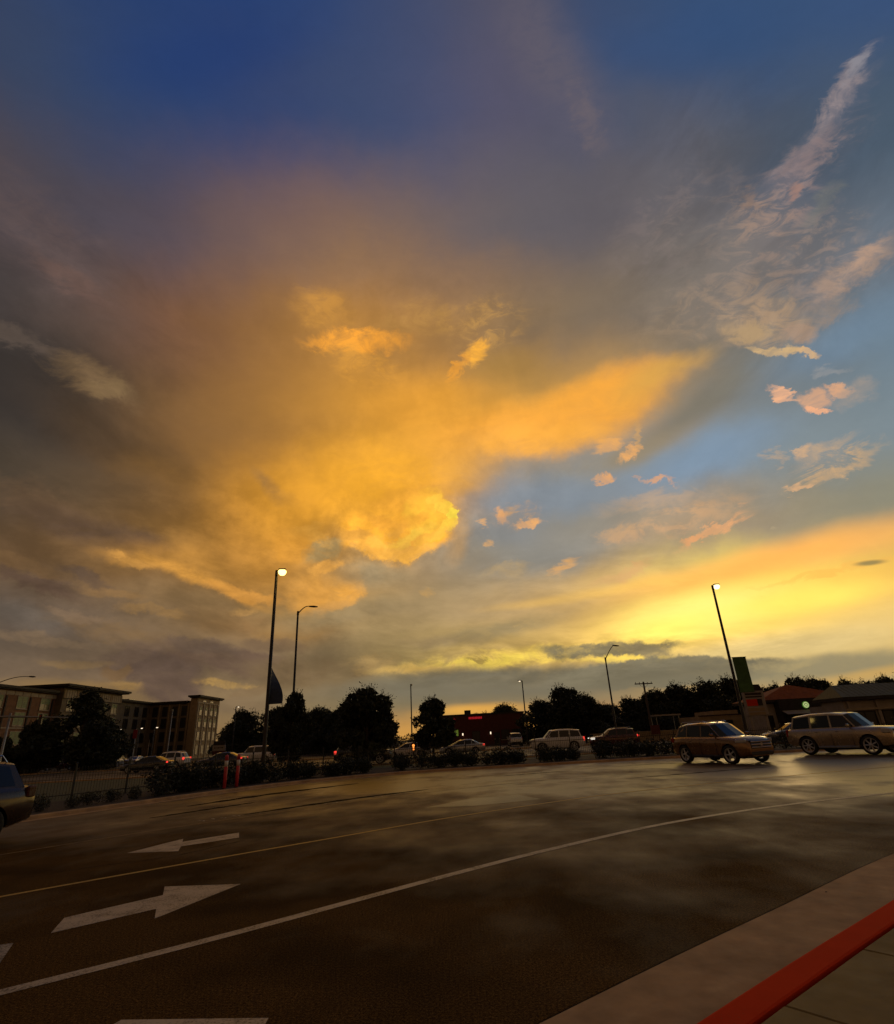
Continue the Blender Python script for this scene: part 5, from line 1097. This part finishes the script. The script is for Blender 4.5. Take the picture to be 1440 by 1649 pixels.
# ------------------------------------------------------------------ vehicles
def boolean_cut(me, cutters):
    o = bpy.data.objects.new('tmp', me); C.objects.link(o); cs = []
    for c in cutters:
        co = bpy.data.objects.new('tmpc', c); C.objects.link(co); cs.append(co); md = o.modifiers.new('b', 'BOOLEAN'); md.operation = 'DIFFERENCE'; md.solver = 'EXACT'; md.object = co
    bpy.context.view_layer.update(); dg = bpy.context.evaluated_depsgraph_get(); out = bpy.data.meshes.new_from_object(o.evaluated_get(dg))
    for x in [o]+cs: bpy.data.objects.remove(x)
    return out
def interp(tab, x):
    if x <= tab[0][0]: return tab[0][1]
    for (a, b), (c, d) in zip(tab, tab[1:]):
        if x <= c:
            t_ = (x-a)/(c-a); return b+(d-b)*t_
    return tab[-1][1]
def car_proto(S):
    """dictionary of part meshes for one kind of car; forward is +x, ground is z=0"""
    P = []          # (name, mesh, parent index or None, slot) slot: 'paint' parts take the car's colour
    L, W, wr, xf, xr = S['L'], S['W'], S['wr'], S['xf'], S['xr']; hw = W/2
    xs = sorted(set([-L/2, -L/2+.06, -L/2+.18, -L/2+.4, -L/2+.8, xr, xr+.5, (xr+xf)/2-.3, (xr+xf)/2+.3, xf-.5, xf, xf+.35, L/2-.42, L/2-.22, L/2-.08, L/2]))
    sec = []
    for x in xs:
        zd = interp(S['deck'], x); zs = interp(S['sill'], x); w = hw*interp(S['plan'], x); cr = interp(S['crown'], x)
        half = [(0, zs), (w*.78, zs), (w*.93, zs+.05), (w*.985, zs+.24*(zd-zs)), (w, zs+.50*(zd-zs)), (w*.995, zs+.70*(zd-zs)), (w*.97, zd-.12), (w*.925, zd-.035), (w*.84, zd+.005), (w*.45, zd+cr*.8), (0, zd+cr)]
        sec.append([(x, y, z) for y, z in half]+[(x, -y, z) for y, z in half[-2:0:-1]])
    n = len(sec[0]); mb = MB()
    for s_ in sec: mb.v += s_
    for i in range(len(sec)-1):
        for k in range(n): mb.f.append((i*n+k, i*n+(k+1) % n, (i+1)*n+(k+1) % n, (i+1)*n+k))
    mb.f += [tuple(range(n)), tuple(range(len(sec)*n-1, (len(sec)-1)*n-1, -1))]
    body = mb.mesh('body', M_chrome)
    cuts = []
    for x in (xf, xr):
        c = MB(); c.lathe([(wr+.065, -1.3), (wr+.065, 1.3)], 28, 'y', (x, 0, wr)); cuts.append(c.mesh('c', M_black))
    body = boolean_cut(body, cuts); body.polygons.foreach_set('use_smooth', [True]*len(body.polygons))
    try: body.set_sharp_from_angle(angle=R(38))
    except Exception: pass
    body.materials.clear(); body.materials.append(M_chrome); P.append(('body', body, None, 'paint'))
    un = MB(); un.box(((xf+xr)/2, 0, .42), (L-.9, W*.62, .40)); P.append(('underbody', un.mesh('underbody', M_black), None, None))
    # cabin
    yb, yt = hw*S['yb'], hw*S['yt']; g_ = S['cab']      # cab: xA0,zA0,xA1,zA1,xB,xC,xD1,zD1,xD0,zD0,zB
    xA0, zA0, xA1, zA1, xB, xC, xD1, zD1, xD0, zD0, zr = g_
    def zbel(x): return zA0+(zD0-zA0)*(xA0-x)/(xA0-xD0)
    p = [(xA0+.16, 0, zA0+.02), (xA0+.09, .58*yb, zA0+.01), (xA0-.08, .95*yb, zA0-.02), (xB, yb, zbel(xB)-.02), (xC, yb, zbel(xC)-.02), (xD0+.16, .95*yb, zD0-.02), (xD0+.03, .55*yb, zD0-.01), (xD0, 0, zD0)]
    zB_, zC_ = zr, zr-.01
    q = [(xA1+.07, 0, zA1+.03), (xA1+.04, .6*yt, zA1+.02), (xA1-.04, yt, zA1-.03), (xB-.05, yt*1.02, zB_-.03), (xC-.02, yt*1.01, zC_-.03), (xD1+.05, yt*.96, zD1-.03), (xD1-.02, .6*yt, zD1), (xD1-.05, 0, zD1+.01)]
    r = [(xA1-.12, 0, zA1+.065), (xA1-.14, .6*yt, zA1+.055), (xA1-.2, yt*.86, zA1+.03), (xB-.05, yt*.88, zr+.03), (xC-.02, yt*.87, zr+.02), (xD1+.16, yt*.82, zD1+.025), (xD1+.12, .55*yt, zD1+.04), (xD1+.1, 0, zD1+.05)]
    def mir(a): return a+[(x, -y, z) for x, y, z in a[-2:0:-1]]
    Pm, Qm, Rm = mir(p), mir(q), mir(r); N = len(Pm); cb = MB(); cb.v = Pm+Qm+Rm
    for i in range(N):
        j = (i+1) % N; cb.f.append((i, j, N+j, N+i)); cb.f.append((N+i, N+j, 2*N+j, 2*N+i))
    for a in range(7):
        b = (N-a) % N; c = (N-a-1) % N
        if a == 0: cb.f.append((2*N, 2*N+1, 2*N+N-1))
        elif a < 6: cb.f.append((2*N+a, 2*N+a+1, 2*N+c, 2*N+b))
        else: cb.f.append((2*N+6, 2*N+7, 2*N+8))
    cm = cb.mesh('roof', M_chrome); cm.polygons.foreach_set('use_smooth', [True]*len(cm.polygons))
    try: cm.set_sharp_from_angle(angle=R(30))
    except Exception: pass
    P.append(('roof', cm, None, 'paint'))
    def patch(mb, i, u0, u1, v0, v1, out=.007):
        a, b, c, d = [Vector(t) for t in (Pm[i], Pm[(i+1) % N], Qm[(i+1) % N], Qm[i])]
        nn = ((b-a).cross(d-a)).normalized(); cen = (a+b+c+d)/4
        if nn.dot(Vector((cen.x-(xA0+xD0)/2, cen.y, .0))) < 0: nn = -nn
        vs = []; 
        for v in (v0, v1):
            for k in range(3):
                u = u0+(u1-u0)*k/2; pt = a.lerp(b, u).lerp(d.lerp(c, u), v)+nn*out; vs.append(pt)
        mb.add(vs, [(0, 1, 4, 3), (1, 2, 5, 4)])
    ws = MB(); patch(ws, 0, 0, 1, .06, .95); patch(ws, 1, 0, .90, .06, .95); patch(ws, N-1, 0, 1, .06, .95); patch(ws, N-2, .10, 1, .06, .95)
    P.append(('windshield', ws.mesh('windshield', M_glass, True), None, None))
    rw_ = MB(); patch(rw_, 6, 0, 1, .10, .90); patch(rw_, 5, .12, 1, .10, .90); patch(rw_, 7, 0, 1, .10, .90); patch(rw_, 8, 0, .88, .10, .90)
    P.append(('rear_window', rw_.mesh('rear_window', M_glass, True), None, None))
    for i, u0, u1 in ((2, .05, .955), (3, .045, .955), (4, .06, S['qw'])):
        for s_ in (0, 1):
            sd_ = MB(); 
            if s_ == 0: patch(sd_, i, u0, u1, .07, .90)
            else: patch(sd_, N-1-i, 1-u1, 1-u0, .07, .90)
            P.append(('side_window', sd_.mesh('side_window', M_glass, True), None, None))
    # wheels
    ty = MB(); ty.lathe([(wr-.10, -.105), (wr-.02, -.115), (wr, -.085), (wr, .085), (wr-.02, .115), (wr-.10, .105)], 26, 'y', cap=False)
    tym = ty.mesh('tyre', M_black, True)
    rm = MB(); rm.lathe([(wr-.09, .02), (wr-.10, .10), (wr-.13, .085), (wr-.14, .03)], 26, 'y', cap=False); rm.lathe([(.07, .05), (.06, .10), (.02, .105)], 14, 'y')
    for k in range(S['spokes']):
        a = 2*math.pi*k/S['spokes']; ca, sa = math.cos(a), math.sin(a); w2 = .028
        vs = []
        for rr, yy in ((.05, .092), (wr-.115, .075)):
            for s_ in (-1, 1): vs += [(ca*rr-sa*w2*s_, yy, sa*rr+ca*w2*s_), (ca*rr-sa*w2*s_, yy-.04, sa*rr+ca*w2*s_)]
        rm.add(vs, [(0, 2, 6, 4), (1, 3, 7, 5), (0, 1, 5, 4), (2, 3, 7, 6)])
    rmm = rm.mesh('rim', M_alloy, True)
    for x in (xf, xr):
        for s_ in (-1, 1): P.append(('wheel', (tym, rmm, (x, s_*(hw-.125), wr), s_), None, 'wheel'))
    # trims
    zf = S['grille'][0]; gh = S['grille'][1]; gw = S['grille'][2]; nose = L/2
    gr = MB(); gr.bbox((nose-.035, 0, zf), (.11, gw, gh), .02); P.append(('grille', gr.mesh('grille', M_plastic), None, None)); gi = len(P)-1
    for k in range(S['bars']):
        z = zf-gh/2+gh*(k+.5)/S['bars']; b = MB(); b.bbox((nose+.022, 0, z), (.03, gw*.96, gh/S['bars']*.42), .006); P.append(('grille_bar', b.mesh('grille_bar', M_chrome), gi, None))
    bg_ = MB(); bg_.lathe([(.075, 0), (.07, .015)], 16, 'x', (nose+.038, 0, zf)); P.append(('badge', bg_.mesh('badge', M_chrome), gi, None))
    bm_ = MB(); bm_.bbox((nose-.06, 0, S['sill'][-1][1]+.10), (.16, W*.66, .16), .03); P.append(('lower_bumper', bm_.mesh('lower_bumper', M_plastic), None, None))
    rb = MB(); rb.bbox((-nose+.05, 0, S['sill'][0][1]+.10), (.14, W*.70, .17), .03); P.append(('rear_bumper', rb.mesh('rear_bumper', M_plastic), None, None))
    for s_ in (-1, 1):
        hx_, hy_, hz_, hl, hd_ = S['head']
        h = MB(); h.bbox((hx_, s_*hy_, hz_), (hl, .16, hd_), .03, -s_*.42); P.append(('headlight', h.mesh('headlight', M_headoff), None, 'head'))
        tx_, ty_, tz_, tl, td = S['tail']
        t2 = MB(); t2.bbox((tx_, s_*ty_, tz_), (tl, .12, td), .025, s_*.30); P.append(('tail_light', t2.mesh('tail_light', M_tailoff), None, 'tail'))
        mi = MB(); mi.bbox((xA0-.32, s_*(hw+.09), zbel(xA0-.32)+.10), (.11, .22, .15), .04); mi.box((xA0-.32, s_*(hw-.05), zbel(xA0-.3)+.02), (.06, .14, .05)); P.append(('mirror', mi.mesh('mirror', M_plastic), None, 'paint'))
        for x in (xB+.28, xC+.30):
            hd2 = MB(); hd2.bbox((x, s_*(hw*.985), zbel(x)-.16), (.17, .05, .03), .008); P.append(('door_handle', hd2.mesh('door_handle', M_plastic), None, 'paint'))
        for x in (xA0-.28, xB-.02, xC-.04):
            ds = MB(); ds.box((x, s_*(hw*.992), .66), (.012, .028, .52)); P.append(('door_seam', ds.mesh('door_seam', M_plastic), None, None))
        sk = MB(); sk.bbox(((xf+xr)/2, s_*(hw*.955), S['sill'][2][1]+.05), (xf-xr-2*wr-.18, .09, .10), .02); P.append(('sill_trim', sk.mesh('sill_trim', S.get('sillmat', M_plastic)), None, None))
        if S.get('rails'): 
            rl = MB(); rl.tube([(xA1-.25, s_*yt*.92, zr+.03), (xA1-.4, s_*yt*.92, zr+.085), (xC-.4, s_*yt*.9, zr+.075), (xD1+.2, s_*yt*.88, zD1+.03)], .018, 6); P.append(('roof_rail', rl.mesh('roof_rail', M_chrome), None, None))
    pl_ = MB(); pl_.bbox((-nose-.012, 0, S['plate']), (.02, .42, .16), .005); P.append(('licence_plate', pl_.mesh('licence_plate', M_reflect), None, None))
    return P
SUV = dict(L=4.70, W=1.93, wr=.385, xf=1.42, xr=-1.40, yb=.90, yt=.70, spokes=5, bars=3, qw=.80, plate=.86, rails=True,
  deck=[(-2.35, 1.02), (-2.2, 1.14), (-1.4, 1.16), (.70, 1.12), (1.1, 1.12), (1.95, 1.05), (2.22, .98), (2.35, .82)], sill=[(-2.35, .42), (-1.9, .30), (0, .27), (1.9, .27), (2.35, .32)],
  plan=[(-2.35, .84), (-2.1, .95), (-1.2, 1.0), (1.2, 1.0), (1.9, .95), (2.15, .86), (2.35, .70)], crown=[(-2.35, .02), (.7, .03), (1.5, .06), (2.2, .05), (2.35, .03)],
  cab=(1.02, 1.12, .30, 1.68, -.22, -1.18, -1.90, 1.64, -2.24, 1.15, 1.74), grille=(.78, .34, 1.16), head=(2.06, .785, .93, .44, .16), tail=(-2.22, .845, 1.02, .20, .24))
OFF = dict(L=4.98, W=2.0, wr=.42, xf=1.52, xr=-1.42, yb=.90, yt=.75, spokes=7, bars=2, qw=.90, plate=.95, rails=False, sillmat=M_galv,
  deck=[(-2.49, 1.08), (-2.4, 1.20), (-1.4, 1.21), (.75, 1.21), (1.1, 1.22), (2.05, 1.18), (2.38, 1.13), (2.49, 1.0)], sill=[(-2.49, .48), (-2.0, .34), (0, .30), (2.0, .33), (2.49, .40)],
  plan=[(-2.49, .90), (-2.25, .97), (-1.2, 1.0), (1.3, 1.0), (2.1, .96), (2.35, .88), (2.49, .76)], crown=[(-2.49, .02), (.7, .03), (1.5, .04), (2.3, .03), (2.49, .02)],
  cab=(1.12, 1.22, .56, 1.84, -.10, -1.10, -2.10, 1.80, -2.38, 1.20, 1.90), grille=(.96, .26, 1.14), head=(2.29, .85, 1.02, .34, .19), tail=(-2.40, .88, 1.02, .12, .36))
SED = dict(L=4.80, W=1.84, wr=.335, xf=1.45, xr=-1.38, yb=.90, yt=.68, spokes=6, bars=3, qw=.62, plate=.78, rails=False,
  deck=[(-2.40, .88), (-2.28, .98), (-1.7, 1.0), (.75, .92), (1.1, .92), (1.95, .80), (2.25, .72), (2.40, .60)], sill=[(-2.40, .36), (-1.9, .24), (0, .20), (1.9, .20), (2.40, .24)],
  plan=[(-2.40, .80), (-2.15, .93), (-1.2, 1.0), (1.2, 1.0), (1.9, .95), (2.2, .84), (2.40, .66)], crown=[(-2.40, .01), (-1.7, .03), (.7, .03), (1.5, .05), (2.2, .04), (2.40, .02)],
  cab=(1.10, .93, .22, 1.38, -.25, -1.00, -1.18, 1.35, -1.95, 1.00, 1.43), grille=(.55, .20, 1.0), head=(2.11, .735, .68, .42, .13), tail=(-2.29, .79, .86, .20, .15))
PROTO = {k: car_proto(v) for k, v in (('suv', SUV), ('off', OFF), ('sed', SED))}
def setmat(o, m):
    o.material_slots[0].link = 'OBJECT'; o.material_slots[0].material = m
def car(kind, name, x, y, head, paint_m, label, lit_tail=False, lit_head=False, group=None, steer=0.0, z=0.0, tail_m=None):
    root = empty(name, (x, y, z), R(head)); tag(root, label, 'car', group); objs = []
    for (nm, me, par, slot) in PROTO[kind]:
        if slot == 'wheel':
            ty, rm, loc, s_ = me; w = empty('wheel', loc, (0 if s_ > 0 else math.pi)+(steer if loc[0] > 0 else 0), root); place(ty, 'tyre', w); place(rm, 'rim', w); objs.append(w); continue
        o = place(me, nm, objs[par] if par is not None else root); objs.append(o)
        if slot == 'paint': setmat(o, paint_m)
        elif slot == 'tail' and (lit_tail or tail_m): setmat(o, tail_m or M_tail)
        elif slot == 'head' and lit_head: setmat(o, M_head)
    return root
def carpaint(name, col, metal=.35): return mat(name, col, .26, metal=metal, var=.05, scale=1.2, coat=.9, rvar=.03)
CP_bronze = carpaint('bronze_car_paint', (.23, .12, .042), .55); CP_silver = carpaint('champagne_car_paint', (.42, .32, .20), .5); CP_white = carpaint('white_car_paint', (.66, .66, .66), 0)
CP_grey = carpaint('silver_car_paint', (.46, .47, .48), .5); CP_black = carpaint('black_car_paint', (.012, .012, .014), .1); CP_navy = carpaint('navy_car_paint', (.014, .020, .050), .2)
CP_maroon = carpaint('maroon_car_paint', (.085, .012, .012), .3); CP_brown = carpaint('brown_car_paint', (.05, .028, .014), .4)
car('suv', 'crossover_car', 12.35, 28.6, -70, CP_bronze, 'bronze crossover with wide chrome barred grille on the wet drive', steer=.12)
car('off', 'off_road_car', 19.25, 30.0, -62, CP_silver, 'champagne boxy off-roader cut by the right edge', steer=.05)
car('suv', 'crossover_car', -11.95, 12.75, -121, CP_brown, 'dark brown car cut by the left edge of the photo', tail_m=mat('smoked_lens', (.06, .012, .008), .3))
car('sed', 'saloon_car', .3, 64, 180, CP_grey, 'silver saloon with glowing red tail lamp in front of the brick building', lit_tail=True)
car('off', 'off_road_car', 9.2, 56.5, 180, CP_white, 'white off-roader with glowing red tail lamp on the street', lit_tail=True)
car('suv', 'crossover_car', 14.9, 58.0, 178, CP_maroon, 'dark maroon crossover following the white off-roader', lit_tail=True, lit_head=True)
car('sed', 'saloon_car', 27.0, 48.5, 183, CP_navy, 'dark blue saloon between the bronze crossover and champagne off-roader')
car('suv', 'crossover_car', -8.0, 50, 2, CP_black, 'black crossover with red tail lamps left of the wide young tree', lit_tail=True)
car('sed', 'saloon_car', -5.2, 61, 176, CP_white, 'white saloon half hidden by the wide young tree trunk')
car('sed', 'saloon_car', -23.9, 60, 180, CP_navy, 'dark saloon with red tail lamp behind the two red posts', lit_tail=True)
car('off', 'off_road_car', -22.9, 67, 180, CP_white, 'white off-roader with red tail lamp right of the two red posts', lit_tail=True)
car('sed', 'saloon_car', -31.0, 59.5, 180, CP_black, 'black saloon with red tail lamp on the street at left', lit_tail=True)
car('suv', 'crossover_car', -32.8, 67, 180, CP_white, 'white crossover with red tail lamp beyond the black saloon', lit_tail=True)
car('off', 'off_road_car', 8.6, 92, 90, CP_grey, 'grey off-roader seen from behind at the brick building')
car('sed', 'saloon_car', 14.0, 86, 150, CP_grey, 'small pale saloon in the dark lot right of the brick building')
for k, (x, cp, kd, lab) in enumerate([(-64.0, CP_brown, 'sed', 'leftmost parked car in the row before the hotel'), (-60.6, CP_maroon, 'sed', 'second parked car from the left before the hotel'), (-57.0, CP_brown, 'suv', 'middle parked car in the row before the hotel'), (-53.4, CP_grey, 'suv', 'fourth parked car from the left before the hotel'), (-50.2, CP_grey, 'sed', 'rightmost parked car in the row before the hotel')]):
    car(kd, 'parked_car', x, 93, 88+k, cp, lab, group='cars parked before the hotel')
